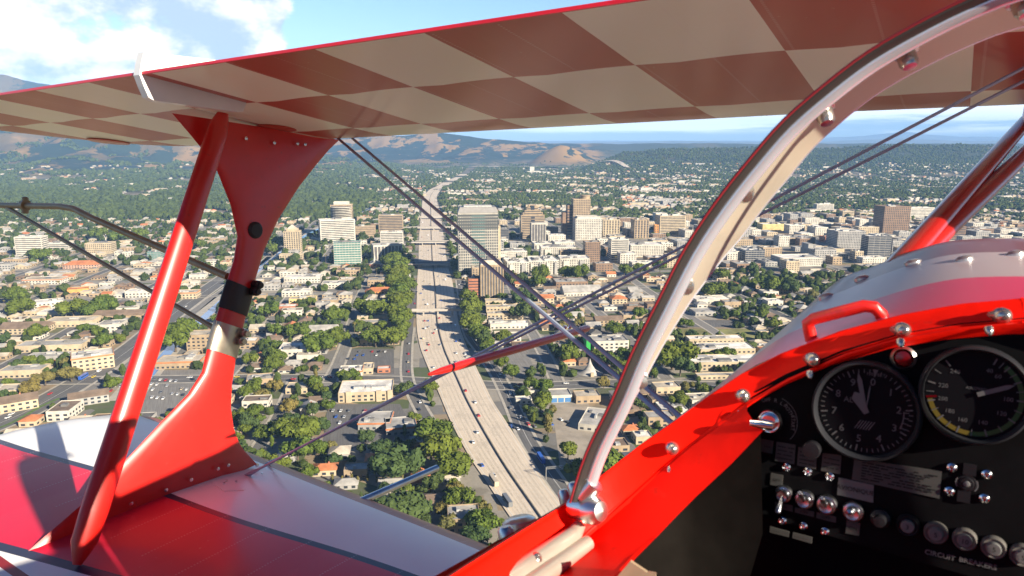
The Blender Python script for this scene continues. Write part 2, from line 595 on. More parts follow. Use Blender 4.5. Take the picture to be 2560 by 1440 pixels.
# wires: landing pair down to the fuselage, flying pair up to the cabane
wire = mat('wire_steel', (0.34, 0.40, 0.52), 0.45, 0.2)
lt1, lt2 = onL(838, 340, 1.86), onL(874, 340, 1.86)
le1, le2 = onL(1700, 1075, .33), onL(1740, 1075, .33)
ft1, ft2 = onU(2572, 163, .337), onU(2592, 186, .337)
fb1, fb2 = onlow(618, 1188), onlow(668, 1160)
for a, b in ((lt1, le1), (lt2, le2)):
    ap(MB().tube([a, b], .0047, 8, ref=(1, 0, 0)), 'landing_wire', wire, smooth=True)
for a, b in ((fb1, ft1), (fb2, ft2)):
    ap(MB().tube([a + (a - b) * .01, a + (b - a) * .012, a + (b - a) * .03, b], [.0062, .0062, .0036, .0028], 8), 'flying_wire', wire, smooth=True)
s0, s1 = onL(1072, 936, .9), onL(1473, 819, .9)
d_ = (s1 - s0)
ap(MB().tube([s0, s0 + d_ * .05, s0 + d_ * .14, s0 + d_ * .5, s0 + d_ * .97, s0 + d_ * .99, s1], [.003, .007, .0095, .0105, .0105, .008, .003], 12), 'wire_spreader', red_paint, smooth=True)
for q in [(1423, 826), (1410, 829)]:
    p = onL(*q, .895)
    ap(MB().lathe(p + np.array([0, 0, .006]), (0, -.4, 1), [(.006, 0), (.006, .008), (.003, .012), (0, .012)], 8), 'wire_fitting', chrome, smooth=True)

# fuselage, front deck and nose
DK = [[(.62, -.30), (.62, -.30)]]
rim_prof = [(.270, -.235), (.252, -.196), (.235, -.175), (.200, -.145), (.151, -.098), (.120, -.077), (.076, -.053), (.036, -.036), (.0, -.0245), (-.04, -.018), (-.08, -.016)]
dk_prof = [(.262, -.235), (.232, -.178), (.196, -.121), (.166, -.067), (.123, -.018), (.092, -.002), (.062, .014), (.026, .030), (0, .036), (-.04, .0395), (-.08, .040)]


def sym(p):
    return p + [(-a - .16, b) for a, b in p[:-1][::-1]]


def dk_ring(f, prof):
    r = sym(prof)
    return [(f, .30, -.95), (f, .305, -.55), (f, .29, -.30)] + [(f, a, b) for a, b in r] + [(f, -.45, -.30), (f, -.465, -.55), (f, -.46, -.95)]


def blend(p, q, t):
    return [(a[0] * (1 - t) + b[0] * t, a[1] * (1 - t) + b[1] * t) for a, b in zip(p, q)]


nose = [(.250, -.30), (.24, -.25), (.215, -.20), (.18, -.16), (.14, -.12), (.11, -.10), (.07, -.085), (.03, -.075), (0, -.072), (-.04, -.071), (-.08, -.07)]


def deck_col(T, x, y, z, o):
    w = T.m('ADD', x, T.m('MULTIPLY', T.m('ABSOLUTE', y), 0.10))
    c = T.mix(T.step(w, 0.724, 0.73), (0.66, 0.05, 0.14), (0.46, 0.38, 0.40))
    c = T.mix(T.step(w, 0.855, 0.86), c, (0.20, 0.09, 0.12))
    c = T.mix(T.step(w, 0.985, 0.99), c, (0.75, 0.06, 0.14))
    lo = T.step(z, -.25, -.27)
    return T.mix(lo, c, (0.60, 0.015, 0.01))


mat_deck = fabric('deck_paint', deck_col, 0.0)
def fine(p, n=3):
    q = hoop(p, n)
    return [tuple(v) for v in q]


def hoop(pts, n=3):
    o = []
    P = [np.array(p) for p in pts]
    for i in range(len(P) - 1):
        p0, p1, p2, p3 = P[max(i - 1, 0)], P[i], P[i + 1], P[min(i + 2, len(P) - 1)]
        for k in range(n):
            t = k / n
            o.append(.5 * ((2 * p1) + (-p0 + p2) * t + (2 * p0 - 5 * p1 + 4 * p2 - p3) * t * t + (-p0 + 3 * p1 - 3 * p2 + p3) * t ** 3))
    return o + [P[-1]]


rim_prof, dk_prof, nose = fine(rim_prof), fine(dk_prof), fine(nose)
rd = [dk_ring(.625, rim_prof)] + [dk_ring(.625 + .325 * t, blend(rim_prof, dk_prof, t)) for t in (.15, .35, .55, .75, .9, 1.0)]
rd += [dk_ring(1.05, [(a, b + .004) for a, b in dk_prof]), dk_ring(1.16, [(a, b + .005) for a, b in dk_prof]), dk_ring(1.19, [(a, b - .02) for a, b in dk_prof]), dk_ring(1.5, blend([(a, b - .05) for a, b in dk_prof], nose, .7)), dk_ring(2.1, nose)]
fus = ap(MB().loft(rd, closed=False), 'front_fuselage', mat_deck, smooth=True)
mb = MB()
side = []
for f, wd in ((.625, .30), (.3, .305), (-.1, .30), (-.5, .27)):
    side.append([(f, wd * .99, -.240), (f, wd, -.30), (f, wd + .003, -.55), (f, wd, -.95), (f, 0, -1.0), (f, -wd - .16, -.95), (f, -wd - .163, -.55), (f, -wd - .16, -.30), (f, -wd * .99 - .16, -.240)])
mb.loft(side, closed=False)
ap(mb, 'fuselage_side', red_paint, smooth=True)
# seat bulkhead and headrest fairing behind the pilot
mb = MB()
tr = []
for f, s_, top in ((-.34, 1.0, .03), (-.6, .95, .05), (-1.2, .7, -.02), (-2.2, .35, -.2), (-3.2, .08, -.3)):
    tr.append([(f, .28 * s_, -.62), (f, .27 * s_, -.25), (f, .16 * s_, -.03 + min(0, top)), (f, .08 * s_, top), (f, -.08 * s_ - .14, top), (f, -.16 * s_ - .14, -.03 + min(0, top)), (f, -.27 * s_ - .14, -.25), (f, -.28 * s_ - .14, -.62)])
mb.loft(tr)
ap(mb, 'rear_fuselage', red_paint, smooth=True)
# rivets and camlocks of the front deck
bolt2 = mat('fastener_metal', (.55, .55, .56), .3, .7)
for q in [(2283, 658), (2410, 650), (2537, 637), (2155, 697), (2065, 742)]:
    z0 = ray(*q)
    p = None
    for f_ in np.linspace(.63, 1.0, 200):          # where the sight line meets the deck skin
        c = z0 * (f_ / z0[0])
        pr = blend(rim_prof, dk_prof, min(1, (f_ - .625) / .325))
        zz = np.interp(abs(c[1] + .08) - .08, [a for a, b in pr][::-1], [b for a, b in pr][::-1])
        if c[2] < zz:
            p = c; break
    if p is None: continue
    ap(MB().lathe(p, (-.15, .3, 1), [(.0085, -.004), (.008, .002), (.004, .004), (0, .004)], 12), 'fastener', bolt2, fus, True)
# grab handle on the deck
hp = [onF(2030, 856, .640), onF(2022, 822, .636), onF(2019, 808, .634), onF(2034, 797, .633), onF(2100, 780, .632), onF(2160, 765, .632), onF(2185, 768, .633), onF(2202, 784, .636), onF(2209, 812, .642)]
ap(MB().tube(hp, .0050, 12), 'grab_handle', red_paint, smooth=True)
# cabane struts
for (q0, f0, q1, u1) in (((2236, 676), .94, (2568, 300), .337), ((2290, 640), 1.02, (2640, 312), .337)):
    a, b = onF(*q0, f0), onU(*q1, u1)
    ap(MB().tube([a, b], .0165, 14, ref=(1, 0, .3), flat=.75), 'cabane_strut', mat('strut_red', (0.34, 0.012, 0.01), 0.3, coat=.4, var=.05), smooth=True)
# wing root fairing at the centre section
p = onU(2556, 236, .325)
mb = MB()
for s in (1,):
    mb.loft([[(1.02, -.075, .35), (1.86, -.085, .36), (1.90, -.085, .34), (1.84, -.085, .312), (1.5, -.082, .318), (1.02, -.075, .338)],
             [(1.02, -.30, .35), (1.86, -.30, .36), (1.90, -.30, .34), (1.84, -.30, .312), (1.5, -.30, .318), (1.02, -.30, .338)]])
ap(mb, 'centre_fairing', mat('fairing_pink', (0.50, 0.20, 0.20), 0.4, coat=.2, var=.08))

# cockpit rim: outer and inner edge pairs, from the top centre round to the left sill
ro = [((2760, 738), (2760, 812)), ((2560, 750), (2560, 812)), ((2400, 764), (2400, 826)), ((2250, 791), (2252, 850)), ((2100, 831), (2108, 893)), ((1950, 888), (1968, 955)), ((1850, 940), (1885, 1003)), ((1770, 995), (1815, 1055)),
      ((1700, 1047), (1745, 1107)), ((1600, 1117), (1650, 1188)), ((1520, 1180), (1580, 1252)), ((1450, 1237), (1500, 1322)), ((1380, 1283), (1440, 1378)), ((1300, 1332), (1370, 1440)), ((1130, 1440), (1230, 1540)), ((900, 1590), (1000, 1690))]
fo = [.625, .625, .625, .625, .622, .618, .610, .606, .600, .590, .575, .555, .52, .475, .38, .25]
fi = [.600, .600, .600, .600, .602, .604, .604, .602, .598, .592, .580, .560, .53, .49, .40, .27]
RO = [onF(*a, f) for (a, b), f in zip(ro, fo)]
RI = [onF(*b, f) for (a, b), f in zip(ro, fi)]
mb = MB()
rr = []
for o_, i_ in zip(RO, RI):
    d = i_ - o_
    tang = np.array([0, 0, 1.0])
    nb = np.cross(d, np.array([0, .7, .7])); nb = nb / np.linalg.norm(nb)
    if nb[0] > 0: nb = -nb
    rr.append([o_ - nb * .009, o_ - nb * .002 - d * .05, o_ + nb * .002 - d * .03, o_ + nb * .0035 + d * .03, o_ + nb * .001 + d * .12, o_ + nb * .0 + d * .5, o_ + nb * .000 + d * .82, o_ - nb * .003 + d * .84, o_ - nb * .003 + d * .88, o_ + nb * .001 + d * .90, i_ + nb * .0025, i_ - nb * .002 + d * .04, i_ - nb * .012])
mb.loft(rr, closed=False)
rim = ap(mb, 'cockpit_rim', red_matt, smooth=True)
# the right hand half of the rim
mb = MB()
mb.loft([[(p[0], -p[1] - .08, p[2]) for p in r][::-1] for r in rr[1:]], closed=False)
ap(mb, 'cockpit_rim', red_matt, smooth=True)


bolt = mat('bolt_metal', (.50, .48, .45), .24, .9, var=.12, scale=60)


def acorn(p, ax, s=1.0):
    return MB().lathe(p, ax, [(.0052 * s, -.004), (.0052 * s, .004 * s), (.0075 * s, .005 * s), (.0078 * s, .009 * s), (.0068 * s, .013 * s), (.004 * s, .0165 * s), (0, .0175 * s)], 14)


def near_rim(px, py, k):
    best = None
    for t in np.linspace(0, len(RO) - 1.001, 400):
        i = int(t); f = t - i
        p = RO[i] * (1 - f) + RO[i + 1] * f
        q = RI[i] * (1 - f) + RI[i + 1] * f
        z = p * (1 - k) + q * k
        c = AX.T @ z
        e = (c[0] / c[2] * FPX + 1280 - px) ** 2 + (c[1] / c[2] * FPX + 720 - py) ** 2
        if best is None or e < best[0]:
            best = (e, z)
    return best[1]


for q in [(2497, 797), (2253, 827), (2030, 892), (1855, 985), (1685, 1117), (1512, 1297), (1325, 1365)]:
    p = near_rim(q[0] - 6, q[1] + 2, .55)
    ap(acorn(p, (-.75, -.45, .10), .76), 'acorn_nut', bolt, rim, True)
for q in [(2475, 826), (2250, 856), (2023, 935), (1849, 1027), (1675, 1170)]:
    p = near_rim(*q, 1.05)
    ap(MB().lathe(p, (-.6, -.2, -.7), [(.0030, -.001), (.0030, .002), (.0022, .0035), (.0012, .0048), (0, .005)], 12), 'stud_end', bolt, rim, True)

# windscreen bow: thin tube, flat plate, black seal and red bead
bow = [(.252, -.206), (.246, -.18), (.238, -.155), (.222, -.117), (.208, -.077), (.191, -.037), (.173, .004), (.152, .040), (.130, .071), (.110, .096), (.085, .119), (.062, .137), (.036, .152), (.011, .164), (-.017, .174), (-.06, .181), (-.1, .181)]


hp_ = hoop(bow)
nh = len(hp_)
plate, seal = [], []
for i, p in enumerate(hp_):
    t = i / (nh - 1)
    d = hp_[min(i + 1, nh - 1)] - hp_[max(i - 1, 0)]
    nrm = np.array([d[1], -d[0]]); nrm = nrm / np.linalg.norm(nrm)
    if nrm @ p < 0: nrm = -nrm                          # outward
    fw = float(np.interp(t, [0, .19, .31, .40, .5, .63, 1], [.545, .568, .594, .640, .640, .624, .62]))
    def at(f, out): return (f, p[0] + nrm[0] * out, p[1] + nrm[1] * out)
    plate.append([at(.536, .001), at(.538, -.0015), at(fw - .003, -.0015), at(fw, .000), at(fw, .003), at(.536, .005)])
    seal.append([at(.520, .0012), at(.5205, -.001), at(.524, -.0030), at(.535, -.003), at(.535, .003), at(.522, .003)])
frame = ap(MB().loft(plate), 'windscreen_bow', plate_paint, smooth=True)
ap(MB().tube([(.534, p[0] * .980, p[1] - .003) for p in hp_], .0058, 16), 'bow_tube', mat('satin_alloy', (.70, .76, .86), .22, .6), frame, True)
ap(MB().tube([(float(np.interp(i / (nh - 1), [0, .19, .31, .40, .5, .63, 1], [.545, .568, .594, .640, .640, .624, .62])), p[0], p[1]) for i, p in enumerate(hp_)], .0018, 8), 'bow_edge', MAT['satin_alloy'], frame, True)
ap(MB().loft(seal), 'bow_seal', rubber, frame, True)
ap(MB().tube([(.5195, p[0] * 1.005, p[1] * 1.005 + .0005) for p in hp_], .0010, 8), 'bow_bead', mat('bead_red', (.20, .008, .015), .5), frame, True)
# right half of the bow is the bare tube
ap(MB().tube([(.534, -p[0] - .08, p[1]) for p in hp_], .0058, 12), 'windscreen_bow', steel, None, True)
for q in [(2272, 128), (2047, 288), (1852, 478), (1707, 688), (1585, 955), (2535, 12)]:
    best = None
    for p in hp_:
        for f in (.556,):
            c = AX.T @ np.array([f, p[0], p[1]])
            e = (c[0] / c[2] * FPX + 1280 - q[0]) ** 2 + (c[1] / c[2] * FPX + 720 - q[1]) ** 2
            if best is None or e < best[0]:
                best = (e, np.array([f, p[0], p[1]]))
    p = best[1]
    ax = (-.35, -p[1] - .05, -p[2] - .10) if p[2] < 0.1 else (-.3, -.35, -.9)
    mb = MB()
    mb.lathe(p, ax, [(.0085, -.004), (.0085, .003), (.0062, .0038), (.0062, .011), (.0045, .0145), (0, .015)], 12)
    mb.tube([p + np.array([-.016, 0, .001]), p + np.array([-.008, 0, .003]), p + np.array([.002, 0, .001])], [.004, .0065, .004], 10)
    ap(mb, 'bow_screw', bolt, frame, True)
# foot of the bow: ball joint, socket and the rail that runs aft along the sill
ft = onF(1462, 1272, .535)
mb = MB().lathe(ft, (-.3, -.9, .2), [(.010, -.012), (.010, .004), (.0125, .006), (.012, .013), (.008, .019), (0, .021)], 16)
mb.tube([(.534, .250, -.204), onF(1484, 1205, .536)], [.0105, .0095], 14)
ap(mb, 'bow_foot', steel, frame, True)
rl = [onF(1450, 1312, .535), onF(1434, 1338, .525), onF(1356, 1392, .49), onF(1258, 1458, .44), onF(1096, 1571, .36)]
mb = MB().tube(rl, [.005, .0075, .0092, .0092, .0092], 14)
rl2 = [p + np.array([.004, -.012, -.004]) for p in rl[1:]]
mb.tube(rl2, [.006, .0075, .0075, .0075], 12)
ap(mb, 'canopy_rail', mat('rail_white', (0.46, 0.42, 0.36), 0.35, 0.5, var=.05, scale=30), smooth=True)

# fuel vents outside the sill
for q, r_, L_ in (((1300, 1302), .022, .45), ((1268, 1326), .010, .43), ((1412, 1232), .008, .44), ((1437, 1213), .010, .46)):
    p = onL(*q, L_)
    ap(MB().lathe(p + np.array([0, -.01, -.04]), (0, .3, 1), [(r_ * .6, -.03), (r_ * .8, 0), (r_, .03), (r_, .042), (r_ * .7, .046), (0, .046)], 14), 'fuel_vent', steel, fus, True)

# inside wall below the rim
top = [(1880, 1008), (1830, 1050), (1745, 1112), (1650, 1192), (1580, 1256), (1500, 1327), (1440, 1382), (1370, 1444), (1230, 1545)]
bot = [(1908, 1074), (1908, 1076), (1830, 1158), (1742, 1240), (1690, 1292), (1640, 1345), (1590, 1395), (1540, 1450), (1440, 1560)]
ft_ = [.600, .600, .596, .590, .578, .558, .528, .488, .398]
fb_ = [.592, .592, .588, .580, .566, .545, .515, .478, .390]
wt = [onF(*q, f) + np.array([0, .004, -.001]) for q, f in zip(top, ft_)]
wb = [onF(*q, f) for q, f in zip(bot, fb_)]
wb = [p * (1 + .00) + np.array([.04 * 0, 0, 0]) for p in wb]
mb = MB()
mb.loft([[p, p + (q - p) * .33 + np.array([0, .004, 0]), p + (q - p) * .66 + np.array([0, .004, 0]), q, q + np.array([.004, .004, 0])] for p, q in zip(wt, wb)], closed=False)
ap(mb, 'cockpit_side', red_matt, smooth=True)
# darker floor side, foot well and the beige liner
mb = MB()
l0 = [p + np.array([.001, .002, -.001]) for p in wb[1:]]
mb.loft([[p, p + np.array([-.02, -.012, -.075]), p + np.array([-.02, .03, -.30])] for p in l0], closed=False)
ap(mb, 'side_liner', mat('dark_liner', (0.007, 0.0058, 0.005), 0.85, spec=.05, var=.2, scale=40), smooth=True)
a, b = onF(1715, 1393, .50), onF(1682, 1445, .47)
mb = MB()
q = [onF(*c, .475) for c in [(1576, 1404), (1618, 1432), (1640, 1436), (1640, 1480), (1520, 1480), (1540, 1446)]]
mb.loft([q, [p + np.array([.012, .004, -.004]) for p in q]])
ap(mb, 'sill_trim', beige)
for (q0, q1) in (((1870, 1350), (1842, 1395)), ((1905, 1362), (1860, 1440)), ((1842, 1395), (1800, 1460))):
    ap(MB().tube([onF(*q0, .72), onF(*q1, .70)], .0045, 10), 'frame_tube', mat('tube_blue', (.10, .13, .2), .3, .6), smooth=True)

# instrument panel
FP = .606
prof = [(a, b) for a, b in [(RI[i][1] * .72 + RO[i][1] * .28, RI[i][2] * .72 + RO[i][2] * .28) for i in range(0, 11)]]
outl = [(-.30, -.29), (-.30, -.24), (-.26, -.16), (-.2, -.10), (-.1, -.04)] + prof[::1] + [(.200, -.205), (.165, -.2085), (.10, -.2085), (.03, -.212)]
outl = [(-.36, -.23), (-.33, -.15), (-.25, -.08), (-.16, -.036)] + prof[:8] + [(prof[8][0] - .008, prof[8][1] - .01), (.172, -.2065), (.150, -.208), (.03, -.214)]
mb = MB().loft([[(FP, a, b) for a, b in outl], [(FP + .006, a, b) for a, b in outl]])
pan = ap(mb, 'instrument_panel', panel_black)
mb = MB()
mb.box(.66, .665, -.40, .24, -.75, -.215)
mb.box(.655, .66, -.26, .10, -.215, -.085)
mb.box(.2, .66, -.42, .27, -.76, -.75)
ap(mb, 'firewall', mat('well_black', (.005, .005, .007), .9, spec=.05, var=.3, scale=20))

# lettering outlines from the built-in font
WORDS = ['0', '1', '2', '3', '4', '5', '6', '7', '8', '9', 'ALT', '100 FEET', '40', '60', '80', '100', '120', '140', '160', '180', '200', '220', '240', 'AIRSPEED', 'MPH', 'OFF', 'ON', 'R', 'L', 'BOTH', 'START', 'AVIONIQUE', 'CIRCUIT', 'BREAKERS', '10']
TXT = {}
tmp = []
for s in WORDS:
    cu = bpy.data.curves.new('lettering', 'FONT')
    cu.body = s; cu.align_x = 'CENTER'; cu.align_y = 'CENTER'; cu.resolution_u = 2
    ob = bpy.data.objects.new('lettering', cu); C.objects.link(ob); tmp.append((s, ob))
dg = bpy.context.evaluated_depsgraph_get()
for s, ob in tmp:
    me = bpy.data.meshes.new_from_object(ob.evaluated_get(dg))
    TXT[s] = ([tuple(v.co[:2]) for v in me.vertices], [tuple(p.vertices) for p in me.polygons])
    bpy.data.meshes.remove(me)
for s, ob in tmp:
    cu = ob.data
    bpy.data.objects.remove(ob); bpy.data.curves.remove(cu)


def put_text(mb, s, L, h, size, mi, f, rot=0.0, bold=0.0):
    v, fs = TXT[s]
    ca, sa = math.cos(rot), math.sin(rot)
    for off in ((0, 0), (bold, 0), (0, bold)) if bold else ((0, 0),):
        mb.add([(f - (off[0] + off[1]) * .01, L - (x * ca - y * sa) * size - off[0], h + (x * sa + y * ca) * size + off[1]) for x, y in v], fs, mi)


def pp(px, py, f=FP):
    p = onF(px, py, f); return p[1], p[2]


def tick(mb, L, h, ang, r0, r1, wd, mi, f):
    """radial mark at a clockwise angle in degrees from the top"""
    a = R(ang)
    dr = (-math.sin(a), math.cos(a)); dt = (-math.cos(a), -math.sin(a))
    mb.add([(f, L + dr[0] * r0 + dt[0] * wd, h + dr[1] * r0 + dt[1] * wd), (f, L + dr[0] * r1 + dt[0] * wd, h + dr[1] * r1 + dt[1] * wd),
            (f, L + dr[0] * r1 - dt[0] * wd, h + dr[1] * r1 - dt[1] * wd), (f, L + dr[0] * r0 - dt[0] * wd, h + dr[1] * r0 - dt[1] * wd)], [(0, 1, 2, 3)], mi)


def arc(mb, L, h, a0, a1, r0, r1, mi, f):
    n = max(2, int(abs(a1 - a0) / 6))
    rg = []
    for k in range(n + 1):
        a = R(a0 + (a1 - a0) * k / n)
        rg.append([(f, L - math.sin(a) * r, h + math.cos(a) * r) for r in (r0, r1)])
    mb.loft(rg, mi, closed=False)


def needle(mb, L, h, ang, r0, r1, w0, w1, mi, f):
    a = R(ang)
    dr = np.array([-math.sin(a), math.cos(a)]); dt = np.array([-math.cos(a), -math.sin(a)]); o = np.array([L, h])
    q = [o + dr * r0 + dt * w0, o + dr * (r0 + (r1 - r0) * .8) + dt * w1, o + dr * r1, o + dr * (r0 + (r1 - r0) * .8) - dt * w1, o + dr * r0 - dt * w0]
    mb.add([(f, x, y) for x, y in q], [(0, 1, 2, 3, 4)], mi)


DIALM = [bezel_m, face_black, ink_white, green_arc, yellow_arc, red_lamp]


def dial(L, h, r):
    mb = MB()
    mb.lathe((FP, L, h), (-1, 0, 0), [(r, 0), (r, .004), (r * .985, .010), (r * .94, .012), (r * .90, .009), (r * .885, .0040)], 48, 0, caps=False)
    mb.lathe((FP, L, h), (-1, 0, 0), [(r * .89, .0030), (r * .89, .0048), (0, .0048)], 48, 1)
    return mb, FP - .0052


L, h = pp(2166, 1024)
rA = .0380
mb, f = dial(L, h, rA)
for k in range(50):
    big = k % 5 == 0
    tick(mb, L, h, k * 7.2 + 8, rA * (.70 if big else .755), rA * .83, rA * (.013 if big else .008), 2, f)
for d in range(10):
    a = R(d * 36 + 8)
    put_text(mb, str(d), L - math.sin(a) * rA * .585, h + math.cos(a) * rA * .585, rA * .20, 2, f, bold=rA * .005)
put_text(mb, 'ALT', L + rA * .28, h + rA * .17, rA * .15, 2, f)
put_text(mb, '100 FEET', L - rA * .12, h + rA * .74, rA * .09, 2, f)
mb.add([(f, L - rA * .06, h + rA * .84), (f, L - rA * .16, h + rA * .84), (f, L - rA * .11, h + rA * .70)], [(0, 1, 2)], 2)
for k in range(6):
    u = (k - 2.5) * rA * .05
    mb.add([(f, L - u + rA * .055, h - rA * .38), (f, L - u + rA * .035, h - rA * .38), (f, L - u - rA * .065, h - rA * .20), (f, L - u - rA * .045, h - rA * .20)], [(0, 1, 2, 3)], 2)
arc(mb, L, h, 82, 112, rA * .66, rA * .68, 2, f)
for k in range(4):
    tick(mb, L, h, 84 + k * 8.5, rA * .68, rA * .76, rA * .008, 2, f)
needle(mb, L, h, -14.5, -rA * .05, rA * .78, rA * .035, rA * .045, 2, f - .0012)
needle(mb, L, h, -33, -rA * .05, rA * .42, rA * .05, rA * .11, 2, f - .0016)
needle(mb, L, h, 5, rA * .05, rA * .55, rA * .012, rA * .012, 2, f - .0009)
ap(mb, 'altimeter', DIALM, pan, True)

L, h = pp(2436, 985)
rB = .0350
mb, f = dial(L, h, rB)
arc(mb, L, h, 36, 182, rB * .74, rB * .83, 3, f)
arc(mb, L, h, 182, 256, rB * .74, rB * .83, 4, f)
tick(mb, L, h, 259, rB * .66, rB * .85, rB * .02, 5, f - .0003)
ASI = [22, 40, 63, 90, 122, 161, 197, 225, 253, 281, 319]
for k in range(21):
    a_k = float(np.interp(k / 2, range(11), ASI))
    tick(mb, L, h, a_k, rB * .70, rB * .84, rB * (.014 if k % 2 == 0 else .008), 2, f - .0002)
for k, s in enumerate(['40', '60', '80', '100', '120', '140', '160', '180', '200', '220', '240']):
    a = R(ASI[k])
    if s == '80':
        continue
    put_text(mb, s, L - math.sin(a) * rB * .56, h + math.cos(a) * rB * .56, rB * .118, 2, f)
put_text(mb, 'AIRSPEED', L - rB * .02, h + rB * .13, rB * .085, 2, f)
needle(mb, L, h, 65, rB * .05, rB * .72, rB * .045, rB * .045, 2, f - .0012)
ap(mb, 'airspeed_indicator', DIALM, pan, True)

# red warning lamp, key switch, knobs
L, h = pp(2259, 894)
mb = MB().lathe((FP, L, h), (-1, 0, 0), [(.0088, 0), (.0088, .003), (.0070, .005), (.0066, .003)], 24, 0, caps=False)
mb.lathe((FP, L, h), (-1, 0, 0), [(.0066, .002), (.005, .0045), (0, .0055)], 20, 1)
ap(mb, 'warning_lamp', [steel, red_lamp], pan, True)
L, h = pp(1928, 1050)
mb = MB().lathe((FP, L, h), (-1, 0, 0), [(.0105, 0), (.0105, .005), (.0085, .009), (.0080, .007), (.0055, .008), (.0055, .012), (0, .012)], 24, 0)
mb.tube([(FP - .013, L - .004, h - .002), (FP - .014, L + .004, h - .002), (FP - .015, L + .013, h - .002)], [.0035, .004, .003], 10, 0)
for s, an, rr_ in (('OFF', -18, .0165), ('R', 8, .0165), ('L', 25, .0165), ('BOTH', 52, .0165), ('START', 88, .0168)):
    a = R(an)
    put_text(mb, s, L - math.sin(a) * rr_, h + math.cos(a) * rr_, .0042, 1, FP - .0006, rot=-a)
arc(mb, L, h, 20, 130, .0200, .0204, 1, FP - .0006)
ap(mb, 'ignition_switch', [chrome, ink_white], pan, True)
L, h = pp(2037, 1115)
ap(MB().lathe((FP, L, h), (-1, 0, 0), [(.004, 0), (.004, .008), (.0065, .009), (.0068, .016), (.006, .0175), (0, .018)], 20), 'adjusting_knob', knob_grey, pan, True)


def plac(q, txt=None, m_=placard, lines=0, tsize=.5):
    """placard by its four corners on the panel"""
    pts = [pp(*c) for c in q]
    mb = MB().loft([[(FP + .0005, a, b) for a, b in pts], [(FP - .0010, a, b) for a, b in pts]])
    cl, chh = sum(p[0] for p in pts) / 4, sum(p[1] for p in pts) / 4
    wd = abs(pts[1][0] - pts[0][0]); hg = abs(pts[0][1] - pts[3][1])
    if txt:
        put_text(mb, txt, cl, chh, hg * tsize, 1, FP - .0016)
    for k in range(lines):
        y = chh + hg * (.5 - (k + 1) / (lines + 1))
        rr_ = random.Random(k * 7 + int(q[0][0]))
        x = cl + wd * .40
        while x > cl - wd * .36:
            ln = wd * rr_.uniform(.03, .12)
            mb.add([(FP - .0016, x, y + hg * .025), (FP - .0016, x - ln, y + hg * .025), (FP - .0016, x - ln, y - hg * .025), (FP - .0016, x, y - hg * .025)], [(0, 1, 2, 3)], 1)
            x -= ln + wd * rr_.choice((.015, .02, .02, .1))
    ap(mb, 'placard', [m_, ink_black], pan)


plac([(1872, 1092), (1934, 1102), (1931, 1134), (1868, 1121)], lines=1)
plac([(1942, 1104), (1990, 1112), (1986, 1160), (1938, 1151)], lines=4)
plac([(1997, 1117), (2043, 1128), (2040, 1172), (1993, 1163)], lines=4)
plac([(2057, 1132), (2104, 1138), (2101, 1185), (2053, 1176)], lines=3)
plac([(1867, 1133), (1897, 1138), (1894, 1169), (1864, 1163)], 'ON', tsize=.32)
plac([(1841, 1207), (1882, 1216), (1880, 1252), (1836, 1240)], lines=1)
plac([(1928, 1182), (1958, 1188), (1956, 1217), (1926, 1211)], 'OFF', tsize=.36)
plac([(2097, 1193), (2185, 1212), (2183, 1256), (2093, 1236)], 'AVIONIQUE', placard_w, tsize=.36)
plac([(2136, 1145), (2355, 1178), (2349, 1246), (2130, 1198)], lines=7)
plac([(1938, 1254), (1982, 1263), (1982, 1279), (1938, 1268)], 'ON', tsize=.6)
plac([(1988, 1267), (2036, 1279), (2035, 1292), (1987, 1280)], 'OFF', tsize=.8)
plac([(2042, 1280), (2091, 1291), (2090, 1306), (2041, 1294)], 'OFF', tsize=.8)
plac([(1926, 1316), (1974, 1329), (1972, 1342), (1925, 1330)], lines=1)
plac([(1983, 1331), (2031, 1343), (2029, 1358), (1981, 1344)], lines=1)
plac([(2117, 1300), (2151, 1307), (2148, 1339), (2114, 1332)], 'ON', tsize=.36)
plac([(2490, 832), (2660, 842), (2660, 852), (2490, 842)], m_=panel_black)


def toggle(q, tip, s=1.0):
    L, h = pp(*q)
    mb = MB().lathe((FP, L, h), (-1, 0, 0), [(.0070 * s, 0), (.0070 * s, .002), (.0060 * s, .004), (.0045 * s, .0045), (.004 * s, .009), (.003 * s, .0085), (0, .0085)], 20)
    t = pp(*tip, FP - .016)
    a = np.array([FP - .007, L, h]); b = np.array([FP - .018, t[0], t[1]])
    mb.tube([a, a * .5 + b * .5, b * .9 + a * .1, b], [.0014, .0017, .0024, .0015], 10)
    ap(mb, 'toggle_switch', mat('worn_chrome', (.34, .35, .38), .3, 1.0), pan, True)


toggle((1961, 1233), (1945, 1281))
toggle((2013, 1247), (2001, 1230), 1.1)
toggle((2068, 1260), (2056, 1243), 1.15)
toggle((2134, 1277), (2124, 1276), 1.15)
toggle((1882, 1192), (1862, 1201), 1.0)
for q in [(1967, 1167), (2020, 1178), (2075, 1190), (1957, 1301), (2009, 1314), (2063, 1328), (2380, 1168), (2467, 1185), (2374, 1227), (2461, 1245)]:
    L, h = pp(*q)
    ap(MB().lathe((FP, L, h), (-1, 0, 0), [(.0034, 0), (.0032, .0015), (.0018, .0026), (.0012, .0018), (0, .0016)], 14), 'panel_screw', chrome, pan, True)
L, h = pp(2417, 1207)
mb = MB().lathe((FP, L, h), (-1, 0, 0), [(.0062, 0), (.0058, .002), (.0045, .002), (.004, .0035), (0, .0035)], 18, 0)
mb.box(FP - .002, FP, L - .005, L + .003, h + .006, h + .014, 0)
mb.box(FP - .002, FP, L - .003, L + .005, h - .014, h - .006, 0)
mb.lathe((FP, L, h), (-1, 0, 0), [(.0022, .0035), (.0018, .0045), (0, .005)], 12, 1)
arc(mb, L, h, 60, 130, .0062, .0070, 1, FP - .003)
